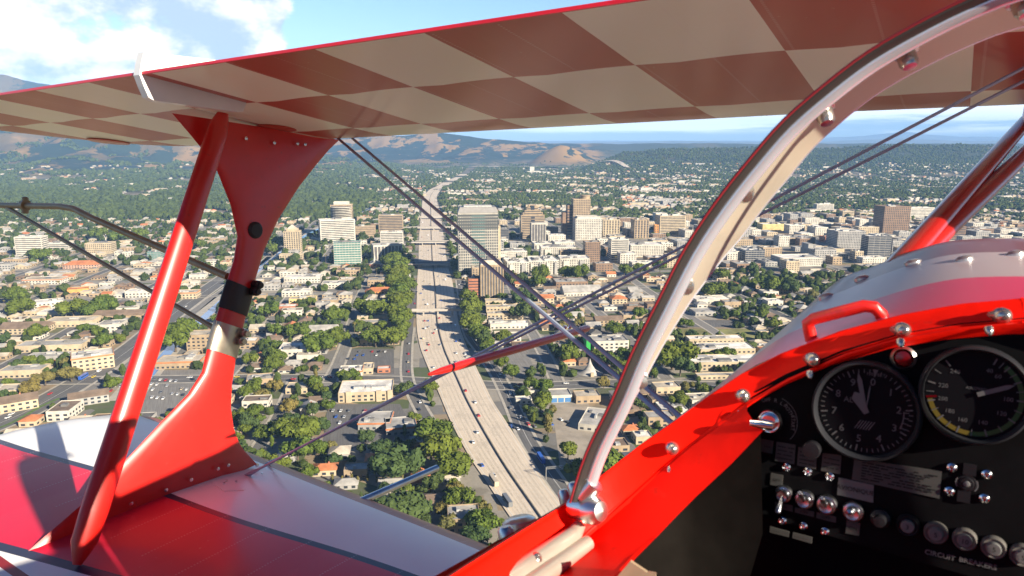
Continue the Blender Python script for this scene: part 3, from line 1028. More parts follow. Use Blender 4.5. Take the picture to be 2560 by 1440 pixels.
arc(mb, L, h, 240, 300, .0062, .0070, 1, FP - .003)
ap(mb, 'panel_latch', [knob_grey, ink_white], pan, True)
L, h = pp(2202, 1294)
ap(MB().lathe((FP, L, h), (-1, 0, 0), [(.0075, 0), (.0070, .004), (.0045, .006), (.0040, .012), (0, .0125)], 18), 'push_button', knob_grey, pan, True)
for q, s in (((2270, 1311), '3'), ((2340, 1330), '5'), ((2412, 1346), '10'), ((2484, 1366), '5'), ((2556, 1386), '5')):
    L, h = pp(*q)
    mb = MB().lathe((FP, L, h), (-1, 0, 0), [(.0080, 0), (.0080, .003), (.0068, .005), (.0052, .004), (.0045, .0042)], 24, 0, caps=False)
    mb.lathe((FP, L, h), (-1, 0, 0), [(.0046, .003), (.0046, .0065), (.0040, .0075), (0, .0075)], 20, 1)
    put_text(mb, s, L, h, .0048, 2, FP - .0082)
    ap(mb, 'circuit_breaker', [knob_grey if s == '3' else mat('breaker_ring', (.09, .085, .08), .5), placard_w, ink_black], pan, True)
mb = MB()
for s, q in (('CIRCUIT', (2349, 1387)), ('BREAKERS', (2444, 1408))):
    L, h = pp(*q)
    put_text(mb, s, L, h, .0050, 0, FP - .0012, bold=.0003)
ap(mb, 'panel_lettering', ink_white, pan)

# ------------------------------------------------------------------ terrain
GR = R(6.8)                                   # the street grid is turned a little to the left
UX = np.array([math.cos(GR), math.sin(GR)])
UY = np.array([-math.sin(GR), math.cos(GR)])


def vnoise(x, y, seed=0):
    x = np.asarray(x, float); y = np.asarray(y, float)
    xi, yi = np.floor(x).astype(np.int64), np.floor(y).astype(np.int64)
    fx, fy = x - xi, y - yi
    fx = fx * fx * (3 - 2 * fx); fy = fy * fy * (3 - 2 * fy)

    def h(a, b):
        n = (a * 374761393 + b * 668265263 + seed * 974711) & 0x7fffffff
        n = ((n ^ (n >> 13)) * 1274126177) & 0x7fffffff
        return ((n ^ (n >> 16)) & 0xffff) / 65535.0
    return (h(xi, yi) * (1 - fx) + h(xi + 1, yi) * fx) * (1 - fy) + (h(xi, yi + 1) * (1 - fx) + h(xi + 1, yi + 1) * fx) * fy


def fbm(x, y, seed=0, oct=4):
    s, a, t = 0, .5, 0
    for k in range(oct):
        s = s + a * vnoise(x * 2 ** k, y * 2 ** k, seed + k); t += a; a *= .5
    return s / t


def ridged(x, y, seed=0, oct=4):
    s, a, t = 0, .5, 0
    for k in range(oct):
        s = s + a * (1 - np.abs(2 * vnoise(x * 2 ** k, y * 2 ** k, seed + k) - 1)); t += a; a *= .5
    return s / t


# ridge lines: distance, width near side, width far side, skyline (pixel column, row)
RIDGES = [
    (5200, 1250, 900, [(-900, 430), (1440, 430), (1490, 408), (1560, 383), (1700, 372), (1850, 371), (2050, 374), (2150, 369), (2250, 365), (2330, 369), (2400, 366), (2560, 372), (2800, 368), (3400, 372)], .30),
    (5900, 560, 600, [(1180, 430), (1260, 424), (1320, 408), (1355, 385), (1385, 367), (1405, 361), (1425, 366), (1450, 379), (1485, 398), (1530, 415), (1600, 432)], .36),
    (7200, 1750, 1300, [(300, 372), (500, 362), (700, 354), (800, 350), (900, 344), (1000, 339), (1090, 331), (1150, 335), (1230, 347), (1300, 352), (1400, 364), (1500, 374), (1700, 385)], .80),
    (5600, 2300, 1200, [(-2500, 250), (-900, 262), (-300, 280), (0, 288), (250, 300), (400, 318), (520, 342), (640, 362), (760, 378), (900, 398), (1050, 425)], .72),
    (8200, 2000, 2600, [(-2500, 215), (-900, 205), (-200, 190), (0, 190), (40, 193), (80, 205), (130, 214), (200, 224), (330, 236), (500, 262), (700, 300), (900, 330), (1100, 360)], .25),
]


def terrain(x, y):
    x = np.asarray(x, float); y = np.asarray(y, float)
    yy = np.maximum(y, 1.0)
    col = 1280 + 1800 / CP * np.clip(x / yy, -3, 3)
    h = np.zeros_like(x)
    for k, (D, wn, wf, line, amp) in enumerate(RIDGES):
        row = np.interp(col, [a for a, b in line], [b for a, b in line])
        top = EYE + D * (355.0 - row) / 1800.0
        top = np.where(row > 420, np.minimum(top, 0), top)
        t = np.where(y < D, (D - y) / wn, (y - D) / wf)
        prof = np.clip(1 - t, 0, 1)
        prof = np.where(y < D, prof ** 1.25, prof)
        g = ridged(x / 720.0 + k * 7.3, y / 1300.0 + k * 3.1, 11 * k, 5)
        g2 = ridged(x / 250.0 + k * 3.7, y / 520.0 + k * 5.9, 7 + 11 * k, 3)
        f = 1 - (amp * (1 - g) + amp * .62 * (1 - g2)) * np.clip(t * 2.8 + .12, 0, 1)
        h = np.maximum(h, top * prof * f)
    flat = np.clip((y - 1900) / 900, 0, 1)
    h = np.maximum(h, 0) + flat * 6 * fbm(x / 300, y / 300, 5, 3) * np.clip((y - 1900) / 2500, 0, 1) * 4
    behind = np.clip((y + 400) / 800, 0, 1)
    return h * behind * flat


def ground_sheet():
    ys = np.concatenate([np.arange(-900, 1900, 140), np.arange(1900, 7400, 38), np.arange(7400, 15200, 130)])
    us = np.concatenate([np.linspace(-2.2, -.95, 20), np.linspace(-.93, .93, 330), np.linspace(.95, 2.2, 20)])
    Y = np.repeat(ys[:, None], len(us), 1)
    X = us[None, :] * (np.maximum(ys, 0) * .98 + 1500)[:, None]
    Z = terrain(X, Y)
    nv, nu = Y.shape
    v = np.stack([X, Y, Z], -1).reshape(-1, 3)
    i = np.arange(nv * nu).reshape(nv, nu)
    f = np.stack([i[:-1, :-1], i[:-1, 1:], i[1:, 1:], i[1:, :-1]], -1).reshape(-1, 4)
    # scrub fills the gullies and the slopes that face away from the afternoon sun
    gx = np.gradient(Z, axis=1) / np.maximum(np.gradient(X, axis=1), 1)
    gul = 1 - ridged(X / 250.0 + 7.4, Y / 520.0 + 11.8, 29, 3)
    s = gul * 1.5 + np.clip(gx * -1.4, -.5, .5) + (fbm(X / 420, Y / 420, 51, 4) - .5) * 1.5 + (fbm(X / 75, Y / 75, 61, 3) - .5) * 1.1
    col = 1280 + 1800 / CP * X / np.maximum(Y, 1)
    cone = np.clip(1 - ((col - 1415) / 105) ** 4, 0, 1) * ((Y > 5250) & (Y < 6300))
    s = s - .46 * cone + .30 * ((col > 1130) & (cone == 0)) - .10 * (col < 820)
    return v, f, s.ravel()


def np_mesh(name, v, f, mats, mi=None, smooth=False, uv=None):
    me = bpy.data.meshes.new(name)
    v = np.asarray(v, np.float32); f = np.asarray(f, np.int32)
    k = f.shape[1]
    me.vertices.add(len(v)); me.vertices.foreach_set('co', v.ravel())
    me.loops.add(f.size); me.loops.foreach_set('vertex_index', f.ravel())
    me.polygons.add(len(f)); me.polygons.foreach_set('loop_start', np.arange(0, f.size, k, dtype=np.int32))
    for m_ in mats:
        me.materials.append(m_)
    if mi is not None:
        me.polygons.foreach_set('material_index', np.asarray(mi, np.int32))
    me.polygons.foreach_set('use_smooth', np.full(len(f), bool(smooth)))
    me.update(calc_edges=True)
    me.validate()
    o = bpy.data.objects.new(name, me)
    C.objects.link(o)
    return o


def node_mat(name, fn, rough=.85, spec=.25):
    m_ = bpy.data.materials.new(name); m_.use_nodes = True
    T = NT(m_.node_tree); b = T.n['Principled BSDF']
    b.inputs['Roughness'].default_value = rough
    b.inputs['Specular IOR Level'].default_value = spec
    fn(T, b)
    return m_


def ground_fn(T, b):
    o = T.new('ShaderNodeTexCoord').outputs['Object']
    x, y, z = T.sep(o)
    nrm = T.new('ShaderNodeNewGeometry').outputs['Normal']
    nz = T.sep(nrm)[2]
    # lots of the valley floor
    rot = T.new('ShaderNodeVectorRotate', rotation_type='Z_AXIS'); T.l.new(o, rot.inputs[0]); rot.inputs['Angle'].default_value = -GR
    sc2 = T.new('ShaderNodeVectorMath', operation='MULTIPLY'); T.l.new(rot.outputs[0], sc2.inputs[0]); sc2.inputs[1].default_value = (1 / 42, 1 / 30, 0)
    vo = T.new('ShaderNodeTexVoronoi', distance='CHEBYCHEV'); T.l.new(sc2.outputs[0], vo.inputs['Vector']); vo.inputs['Scale'].default_value = 1; vo.inputs['Randomness'].default_value = .75
    rv = T.sep(vo.outputs['Color'])
    lot = T.mix(T.step(rv[0], .45, .46), (0.165, 0.157, 0.146), (0.27, 0.245, 0.205))
    lot = T.mix(T.step(rv[1], .70, .71), lot, (0.26, 0.20, 0.13))
    lot = T.mix(T.step(rv[2], .78, .79), lot, (0.085, 0.105, 0.045))
    n1 = T.noise(o, .035, 6.0, .6); n2 = T.noise(o, .4, 5.0, .65)
    lot = T.mix(T.m('MULTIPLY', T.step(n1, .50, .62), .5), lot, (0.11, 0.10, 0.075))
    lot = T.mix(.35, lot, T.mix(n2, (.1, .1, .1), (.9, .9, .9)), 'OVERLAY')
    # far valley floor: yards and dry ground under trees
    far = T.mix(T.step(T.noise(o, .010, 5.0), .42, .58), (0.045, 0.055, 0.028), (0.17, 0.135, 0.09))
    c = T.mix(T.step(y, 1500, 2300), lot, far)
    # hills: dry grass on the spurs, dark scrub in the gullies
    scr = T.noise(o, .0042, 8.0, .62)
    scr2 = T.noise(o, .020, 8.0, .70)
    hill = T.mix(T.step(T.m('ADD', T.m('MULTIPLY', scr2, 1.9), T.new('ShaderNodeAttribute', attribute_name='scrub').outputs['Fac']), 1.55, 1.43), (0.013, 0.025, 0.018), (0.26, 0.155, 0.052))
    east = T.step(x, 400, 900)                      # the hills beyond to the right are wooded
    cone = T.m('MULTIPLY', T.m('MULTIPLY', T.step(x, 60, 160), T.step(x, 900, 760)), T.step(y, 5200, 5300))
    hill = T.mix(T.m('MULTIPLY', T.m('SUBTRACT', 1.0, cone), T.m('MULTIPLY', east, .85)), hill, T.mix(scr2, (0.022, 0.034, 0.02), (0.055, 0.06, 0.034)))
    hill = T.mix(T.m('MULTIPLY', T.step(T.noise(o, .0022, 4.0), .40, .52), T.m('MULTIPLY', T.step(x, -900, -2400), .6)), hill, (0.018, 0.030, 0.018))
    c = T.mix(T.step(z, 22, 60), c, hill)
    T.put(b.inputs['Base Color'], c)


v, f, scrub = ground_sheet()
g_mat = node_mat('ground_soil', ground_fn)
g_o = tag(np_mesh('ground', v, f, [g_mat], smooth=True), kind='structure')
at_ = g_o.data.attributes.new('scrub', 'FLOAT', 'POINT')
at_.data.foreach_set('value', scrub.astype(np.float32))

# the farthest ranges, a day's haze away
far_m = mat('far_range', (0.10, 0.10, 0.085), .9, var=.3, scale=.002)


def far_range(D, line, seed):
    px = np.arange(-1500, 4300, 12)
    row = np.interp(px, [a for a, b in line], [b for a, b in line])
    xs = (px - 1280) * CP / 1800 * D
    top = EYE + D * (355 - row) / 1800 + 26 * (fbm(px / 60.0, px * 0 + seed, seed, 4) - .5) * D / 20000
    rows = [(D - 4200, 0.0), (D - 2600, .25), (D - 1300, .62), (D, 1.0), (D + 1800, .5), (D + 3500, 0)]
    v = []
    for yy, k in rows:
        g = ridged(xs / 1500, np.full_like(xs, yy / 1500), seed, 3) if 0 < k < 1 else np.ones_like(xs)
        v.append(np.stack([xs, np.full_like(xs, yy), top * k * (.6 + .4 * g)], -1))
    n = len(px); i = np.arange(len(rows) * n).reshape(len(rows), n)
    f = np.stack([i[:-1, :-1], i[:-1, 1:], i[1:, 1:], i[1:, :-1]], -1).reshape(-1, 4)
    return np_mesh('mountain_range', np.concatenate(v), f, [far_m], smooth=True)


tag(far_range(17500, [(-1500, 300), (-400, 340), (300, 352), (1100, 358), (1480, 357), (1560, 355), (1700, 353), (1850, 354), (1950, 358), (2030, 356), (2150, 350), (2250, 346), (2330, 350), (2450, 353), (2560, 352), (4300, 350)], 3), kind='structure')
tag(far_range(23500, [(-1500, 330), (700, 356), (1500, 352), (1700, 351), (1900, 352), (2000, 348), (2080, 344), (2160, 341), (2230, 333), (2262, 330), (2310, 336), (2400, 342), (2560, 344), (4300, 345)], 9), kind='structure')

# ------------------------------------------------------------------ occupancy raster of the near city
OX, OY, OC = -2200.0, 100.0, 2.0
OCC = np.zeros((1050, 2200), bool)            # [y, x]; streets and buildings
TRE = np.zeros((1050, 2200), bool)            # tree trunks


def mark(grid, cx, cy, hw, hd, th=GR, val=True):
    r = math.hypot(hw, hd)
    x0, x1 = int((cx - r - OX) / OC), int((cx + r - OX) / OC) + 1
    y0, y1 = int((cy - r - OY) / OC), int((cy + r - OY) / OC) + 1
    x0, y0 = max(x0, 0), max(y0, 0); x1, y1 = min(x1, grid.shape[1] - 1), min(y1, grid.shape[0] - 1)
    if x1 < x0 or y1 < y0:
        return None
    Y, X = np.mgrid[y0:y1 + 1, x0:x1 + 1]
    wx, wy = X * OC + OX - cx, Y * OC + OY - cy
    a = wx * math.cos(th) + wy * math.sin(th); b_ = -wx * math.sin(th) + wy * math.cos(th)
    m_ = (np.abs(a) <= hw) & (np.abs(b_) <= hd)
    if val is None:
        return bool((grid[y0:y1 + 1, x0:x1 + 1] & m_).any())
    grid[y0:y1 + 1, x0:x1 + 1] |= m_
    return None


def free(cx, cy, hw, hd, th=GR):
    r = mark(OCC, cx, cy, hw, hd, th, None)
    return r is False


def mark_line(pts, wd):
    for (a, b), (c, d) in zip(pts[:-1], pts[1:]):
        L = math.hypot(c - a, d - b)
        mark(OCC, (a + c) / 2, (b + d) / 2, L / 2 + 1, wd / 2, math.atan2(d - b, c - a))


# ------------------------------------------------------------------ roads
def asphalt_fn(base, streak):
    def fn(T, b):
        uvn = T.new('ShaderNodeUVMap').outputs[0]
        u, v_, _ = T.sep(uvn)
        o = T.new('ShaderNodeTexCoord').outputs['Object']
        n = T.noise(T.comb(T.m('MULTIPLY', u, 1.0), T.m('MULTIPLY', v_, .025), 0), 1.6, 5.0, .6)
        n3 = T.noise(o, .06, 5.0, .6)
        lo = tuple(c * (1 - streak) for c in base); hi = tuple(c * (1 + streak) for c in base)
        c = T.mix(T.step(n, .25, .75), lo, hi)
        c = T.mix(T.m('MULTIPLY', T.step(n3, .52, .66), .35), c, tuple(c_ * .62 for c_ in base))
        joint = T.m('LESS_THAN', T.m('FRACT', T.m('DIVIDE', v_, 9.0)), .03)
        c = T.mix(T.m('MULTIPLY', joint, .25), c, tuple(c_ * .5 for c_ in base))
        T.put(b.inputs['Base Color'], c)
    return fn


concrete_m = node_mat('freeway_concrete', asphalt_fn((0.56, 0.475, 0.375), .17), .85)
asphalt_m = node_mat('street_asphalt', asphalt_fn((0.125, 0.121, 0.118), .25), .9)
asphalt_light = node_mat('worn_asphalt', asphalt_fn((0.195, 0.185, 0.172), .25), .9)
pave_m = mat('pavement_concrete', (0.36, 0.33, 0.28), .9, var=.15, scale=.2)
paint_w = mat('road_paint', (0.62, 0.61, 0.58), .8)
paint_y = mat('road_paint_yellow', (0.55, 0.36, 0.06), .8)
verge_m = mat('dry_verge', (0.155, 0.112, 0.066), .95, var=.45, scale=.12)
tyre_m = mat('tyre_marks', (0.46, 0.395, 0.315), .9, var=.2, scale=.5)
water_m = mat('channel_water', (0.10, 0.20, 0.42), .08, spec=.6)


def smooth_line(pts, n=6):
    return [tuple(p) for p in hoop(pts, n)]


def ribbon(name, left, right, z, m_, kind='structure', drop=None):
    """road sheet between two edges; uv in metres across and along"""
    n = len(left)
    v, s = [], 0
    uvs = []
    for i in range(n):
        if i:
            s += math.hypot(left[i][0] - left[i - 1][0], left[i][1] - left[i - 1][1])
        wd = math.hypot(left[i][0] - right[i][0], left[i][1] - right[i][1])
        for q, u in ((left[i], 0), (right[i], wd)):
            zz = z + float(terrain(np.array([q[0]]), np.array([q[1]]))[0])
            v.append((q[0], q[1], zz)); uvs.append((u, s))
    f = [(2 * i, 2 * i + 1, 2 * i + 3, 2 * i + 2) for i in range(n - 1)]
    me = bpy.data.meshes.new(name); me.from_pydata(v, [], f); me.materials.append(m_)
    ul = me.uv_layers.new(name='UVMap')
    for lp in me.loops:
        ul.data[lp.index].uv = uvs[lp.vertex_index]
    if f:
        me.update()
        if me.polygons[0].normal.z < 0:
            me.flip_normals()
    o = bpy.data.objects.new(name, me); C.objects.link(o)
    if kind: o['kind'] = kind
    return o


def offset(pts, d):
    out = []
    for i, p in enumerate(pts):
        a, b = pts[max(i - 1, 0)], pts[min(i + 1, len(pts) - 1)]
        t = np.array([b[0] - a[0], b[1] - a[1]]); t = t / np.linalg.norm(t)
        out.append((p[0] + t[1] * d, p[1] - t[0] * d))
    return out


def street(pts, wd, z=.06, m_=None, kerb=True, name='street', line=True):
    ribbon(name, offset(pts, -wd / 2), offset(pts, wd / 2), z, m_ or asphalt_m)
    mark_line(pts, wd + 3)
    if kerb:
        for s in (-1, 1):
            ribbon('pavement', offset(pts, s * (wd / 2 + 2.2)), offset(pts, s * wd / 2), z + .12, pave_m)
    if line:
        MARK.append((offset(pts, -.12), offset(pts, .12), z + .03))


MARK = []
# freeway edges (left, right) surveyed down the picture
fw = [(440, 1150, 1170), (466, 1098, 1126), (490, 1062, 1094), (530, 1054, 1101), (575, 1049, 1107), (610, 1047, 1112), (660, 1046, 1118), (700, 1043, 1130), (745, 1042, 1137), (790, 1041, 1143), (830, 1043, 1153), (870, 1051, 1168),
      (900, 1062, 1181), (950, 1083, 1206), (1000, 1104, 1230), (1050, 1125, 1262), (1100, 1150, 1294), (1150, 1178, 1326), (1200, 1212, 1358), (1260, 1252, 1402), (1330, 1300, 1452), (1440, 1378, 1540), (1700, 1560, 1740)]
FL = smooth_line([gp(a, y) for y, a, b in fw]); FR_ = smooth_line([gp(b, y) for y, a, b in fw])
ribbon('freeway', FL, FR_, .50, concrete_m)
FM = [((a[0] + b[0]) / 2, (a[1] + b[1]) / 2) for a, b in zip(FL, FR_)]
for (a, b), (c, d) in zip(zip(FL[:-1], FR_[:-1]), zip(FL[1:], FR_[1:])):
    mark_line([((a[0] + b[0]) / 2, (a[1] + b[1]) / 2), ((c[0] + d[0]) / 2, (c[1] + d[1]) / 2)], math.hypot(a[0] - b[0], a[1] - b[1]) + 14)


def lerp_line(t):
    return [(a[0] * (1 - t) + b[0] * t, a[1] * (1 - t) + b[1] * t) for a, b in zip(FL, FR_)]


# shoulders, lane lines, median barrier
mb = MB()
for t in (.055, .945):
    l = lerp_line(t)
    for i in range(len(l) - 1):
        (a, b), (c, d) = l[i], l[i + 1]
        n_ = np.array([d - b, a - c]); n_ = n_ / (np.linalg.norm(n_) + 1e-9) * .16
        mb.add([(a - n_[0], b - n_[1], .56), (a + n_[0], b + n_[1], .56), (c + n_[0], d + n_[1], .56), (c - n_[0], d - n_[1], .56)], [(0, 1, 2, 3)])
for t in (.15, .235, .32, .405, .595, .68, .765, .85):
    l = lerp_line(t)
    s = 0.0
    for i in range(len(l) - 1):
        a, b = np.array(l[i]), np.array(l[i + 1])
        L = np.linalg.norm(b - a)
        if L < 1e-6: continue
        d = (b - a) / L
        q = 0.0
        while q < L:
            p0 = a + d * q; p1 = a + d * min(q + 3.6, L)
            n_ = np.array([d[1], -d[0]]) * .10
            mb.add([(*(p0 - n_), .56), (*(p0 + n_), .56), (*(p1 + n_), .56), (*(p1 - n_), .56)], [(0, 1, 2, 3)])
            q += 12
tag(mb.build('lane_marking', paint_w), kind='structure')
for t in (.195, .28, .365, .635, .72, .81):
    l = lerp_line(t)
    ribbon('road_wear', offset(l, -.45), offset(l, .45), .53, tyre_m)
mb = MB()
l = lerp_line(.5)
rr = []
for i, p in enumerate(l):
    o_ = offset(l, .28)[i]; o2 = offset(l, -.28)[i]
    m1, m2 = offset(l, .1)[i], offset(l, -.1)[i]
    z = float(terrain(np.array([p[0]]), np.array([p[1]]))[0])
    rr.append([(o_[0], o_[1], .5 + z), (m1[0], m1[1], 1.5 + z), (m2[0], m2[1], 1.5 + z), (o2[0], o2[1], .5 + z)])
mb.loft(rr, closed=False)
tag(mb.build('median_barrier', mat('barrier_concrete', (.30, .265, .22), .9, var=.2, scale=.3)), 'long grey concrete barrier down the middle of the freeway', 'barrier')
ribbon('road_wear', offset(l, -.9), offset(l, .9), .54, mat('median_dust', (.23, .20, .165), .95, var=.3, scale=.3))
# dry verges and frontage roads on both sides
iA = next(i for i, p in enumerate(FL) if p[1] < 1450)
for edge, sg in ((FL, -1), (FR_, 1)):
    e = edge[iA:]
    ribbon('verge', offset(e, sg * .2), offset(e, sg * 9), .10, verge_m)
fl = [gp(1000, 700), gp(1006, 760), gp(1012, 830), gp(1016, 880), gp(1020, 945), gp(1050, 1010), gp(1085, 1070), gp(1120, 1120)]
fl = smooth_line([gp(1024, 820), gp(1018, 870), gp(1018, 945), gp(1046, 1010), gp(1075, 1060)])
street(fl, 8, .07, line=False)
fr = smooth_line([gp(1150, 700), gp(1160, 760), gp(1172, 830), gp(1205, 880), gp(1245, 940), gp(1275, 1000), gp(1310, 1080), gp(1345, 1140), gp(1400, 1220), gp(1500, 1350), gp(1700, 1600)])
street(fr, 10, .07)
ramp = smooth_line([gp(1044, 700), gp(1030, 780), gp(1024, 820)])
street(ramp, 7, .08, line=False, kerb=False)
# the wide cross street, the diagonal avenue with its planted median, and the concrete river channel
cs = smooth_line([gp(-400, 958), gp(300, 950), gp(700, 946), gp(960, 950), gp(1020, 952), gp(1300, 966), gp(1500, 960), gp(1700, 962), gp(2300, 985)])
street(cs, 18, .09)
dg_ = smooth_line([gp(-260, 1150), gp(20, 1050), gp(200, 955), gp(330, 870), gp(440, 780), gp(560, 695), gp(640, 640), gp(760, 560)])
street(dg_, 25, .12)
cr = smooth_line([gp(640, 1130), gp(690, 1050), gp(722, 985), gp(735, 950)])
street(cr, 8, .08, line=False)
c0 = smooth_line([gp(310, 1000), gp(395, 900), gp(440, 850), gp(520, 780), gp(610, 700), gp(700, 630), gp(800, 570), gp(950, 510)])
mark_line(c0, 26)
ribbon('channel_bank', offset(c0, -13), offset(c0, 13), .05, pave_m)
ribbon('channel_water', offset(c0, -2), offset(c0, 8), .10, water_m)
gc = gp(945, 520)
# the regular street grid
org = np.array(gp(1090, 700))


def gpt(u, v_):
    return tuple(org + UX * u + UY * v_)


for v0 in (-80, 34, 150, 262, 380, 500, 640, 780, 930):
    for u0, u1 in ((-1300, -28), (26, 1500)):
        pts = [gpt(u0 + (u1 - u0) * k / 20, v0 + 6 * math.sin(k * .7 + v0)) for k in range(21)]
        if v0 < 0:
            pts = [p for p in pts if abs(proj(p[0], p[1], 0)[1] - 950) > 60]
        street(pts, 11, .06, line=False, m_=asphalt_light if v0 % 3 else asphalt_m)
for u0 in (-760, -640, -520, -400, -290, -190, -98, 95, 190, 290, 400, 520, 640, 760, 880, 1000):
    v1 = 1050
    v0 = -480
    pts = [gpt(u0 + 3 * math.sin(k), v0 + (v1 - v0) * k / 20) for k in range(21)]
    pts = [p for p in pts if p[1] > 200]
    street(pts, 10, .05, line=False, m_=asphalt_light if u0 % 4 else asphalt_m)
mb = MB()
for a, b, z in MARK:
    for i in range(len(a) - 1):
        mb.add([(*a[i], z), (*b[i], z), (*b[i + 1], z), (*a[i + 1], z)], [(0, 1, 2, 3)])
# crossings at the signals
for q, n_ in ((gp(735, 962), 8), (gp(1000, 962), 7), (gp(1272, 978), 7), (gp(800, 943), 8)):
    for k in range(n_):
        mb.box(q[0] + k * 1.6, q[0] + k * 1.6 + .7, q[1] - 2, q[1] + 2, .13, .135)
tag(mb.build('road_marking', paint_w), kind='structure')
# planted median of the avenue
md = smooth_line([gp(-60, 1085), gp(20, 1062), gp(100, 1018), gp(150, 996)])
ribbon('median_grass', offset(md, -1.6), offset(md, 1.6), .3, mat('median_grass', (.085, .14, .03), .95, var=.3, scale=.3))
# sports field and the empty lots
for nm, q, m_ in (('sports_field', [(1690, 822), (1870, 822), (1905, 846), (1700, 850)], mat('field_grass', (.17, .165, .055), .95, var=.4, scale=.05)),
                  ('car_park', [(1212, 880), (1318, 868), (1340, 940), (1245, 946)], asphalt_light),
                  ('car_park', [(1380, 1010), (1470, 1005), (1520, 1180), (1400, 1170)], mat('lot_tan', (.29, .25, .20), .95, var=.2, scale=.08)),
                  ('car_park', [(855, 872), (985, 872), (985, 935), (855, 935)], asphalt_m),
                  ('car_park', [(820, 1010), (1000, 1010), (1030, 1070), (800, 1150)], asphalt_m),
                  ('car_park', [(330, 925), (560, 925), (520, 1040), (300, 1040)], asphalt_light),
                  ('car_park', [(1700, 800), (1850, 800), (1850, 818), (1700, 818)], asphalt_m)):
    P = [gp(*c) for c in q]
    ribbon(nm, [P[3], P[0]], [P[2], P[1]], .04, m_)
    cx, cy = sum(p[0] for p in P) / 4, sum(p[1] for p in P) / 4
    mark(OCC, cx, cy, abs(P[1][0] - P[0][0]) / 2, abs(P[0][1] - P[3][1]) / 2, 0)

# ------------------------------------------------------------------ buildings
WALLS = {k: mat('wall_' + k, c, .85, var=.18, scale=.12) for k, c in {
    'stone': (.33, .31, .265), 'white': (.46, .43, .37), 'cream': (.40, .325, .22), 'tan': (.30, .225, .145), 'brown': (.20, .13, .085), 'grey': (.28, .27, .255), 'pink': (.42, .27, .20), 'yellow': (.52, .40, .17), 'brick': (.33, .13, .07), 'dark': (.10, .095, .095), 'orange': (.52, .24, .07)}.items()}
ROOFS = {k: mat('roof_' + k, c, .9, var=.30, scale=.09, grime=(.20, .18, .16)) for k, c in {
    'white': (.62, .59, .54), 'grey': (.33, .315, .29), 'tan': (.37, .31, .23), 'brown': (.165, .118, .085), 'tile': (.42, .15, .06), 'dark': (.11, .105, .10), 'beige': (.44, .385, .305)}.items()}
glass = mat('window_glass', (.035, .042, .055), .12, spec=.8)
glass_g = mat('green_glass', (.09, .19, .17), .10, spec=.9)
trim_m = mat('roof_plant', (.40, .39, .37), .7, .2, var=.2, scale=.5)
trim_d = mat('roof_plant_dark', (.16, .155, .15), .7, .1, var=.2, scale=.5)
LAND = []                                      # landmarks: phrase, x, y


def fr_of(cx, cy, th):
    c, s = math.cos(th), math.sin(th)
    return lambda x, y, z: (cx + x * c - y * s, cy + x * s + y * c, z)


def strip(mb, pts, ts, z0, z1, close=False):
    """connected strip of panes and piers along a polyline; ts lists (point a, point b, t, material of the pane that follows)"""
    n0 = mb.n
    vv = []
    for a, b, t, m_ in ts:
        x, y = a[0] + (b[0] - a[0]) * t, a[1] + (b[1] - a[1]) * t
        vv += [(x, y, z0), (x, y, z1)]
    mb.v.extend(vv); mb.n += len(vv)
    k = len(ts)
    for q in range(k if close else k - 1):
        r = (q + 1) % k
        mb.f.append((n0 + 2 * q, n0 + 2 * r, n0 + 2 * r + 1, n0 + 2 * q + 1)); mb.mi.append(ts[q][3])


def pane_run(a, b, step, gap=.25):
    L = math.hypot(b[0] - a[0], b[1] - a[1]); c_ = max(2, int(L / step))
    out = [(a, b, 0.0, 1)]
    for j in range(c_):
        out += [(a, b, (j + gap) / c_, 0), (a, b, (j + 1 - gap) / c_, 1)]
    return out


def bands(root, hw, hd, z0, z1, n, frac, m_, split=0, proud=.06, name='window_band', wall=None):
    """one strip of windows per storey, wrapped round the block; split cuts it into single windows"""
    fh = (z1 - z0) / n
    ex, ey = hw + proud, hd + proud
    P = [(-ex, -ey), (ex, -ey), (ex, ey), (-ex, ey)]
    for k in range(n):
        a = z0 + fh * k + fh * (.5 - frac / 2); b = a + fh * frac
        mb = MB()
        ts = []
        for q in range(4):
            p0, p1 = P[q], P[(q + 1) % 4]
            if split:
                ts += pane_run(p0, p1, split, .22)
            else:
                ts += [(p0, p1, 0.0, 1), (p0, p1, .03, 0), (p0, p1, .97, 1)]
        strip(mb, None, ts, a, b, True)
        mb.build(name, [m_, wall or m_], root)


def fins(root, hw, hd, z0, z1, step, m_, proud=.5, wd=.35, name='fin'):
    for sd, (L, other) in enumerate(((hw, hd), (hd, hw))):
        for sg in (-1, 1):
            mb = MB()
            c_ = max(2, int(2 * L / step))
            for j in range(c_ + 1):
                x = -L + 2 * L * j / c_
                if sd == 0:
                    mb.box(x - wd / 2, x + wd / 2, sg * other + min(0, sg * proud), sg * other + max(0, sg * proud), z0, z1)
                else:
                    mb.box(sg * other + min(0, sg * proud), sg * other + max(0, sg * proud), x - wd / 2, x + wd / 2, z0, z1)
            mb.build(name, m_, root)


def roof_plant(root, hw, hd, z, n, seed, s=1.0):
    r_ = random.Random(seed)
    for k in range(n):
        w_, d_ = r_.uniform(.08, .28) * hw, r_.uniform(.1, .28) * hd
        x, y = r_.uniform(-.6, .6) * hw, r_.uniform(-.6, .6) * hd
        h_ = r_.uniform(1.0, 2.4) * s
        MB().box(x - w_, x + w_, y - d_, y + d_, z, z + h_).build('roof_unit', r_.choice((trim_m, trim_d)), root)


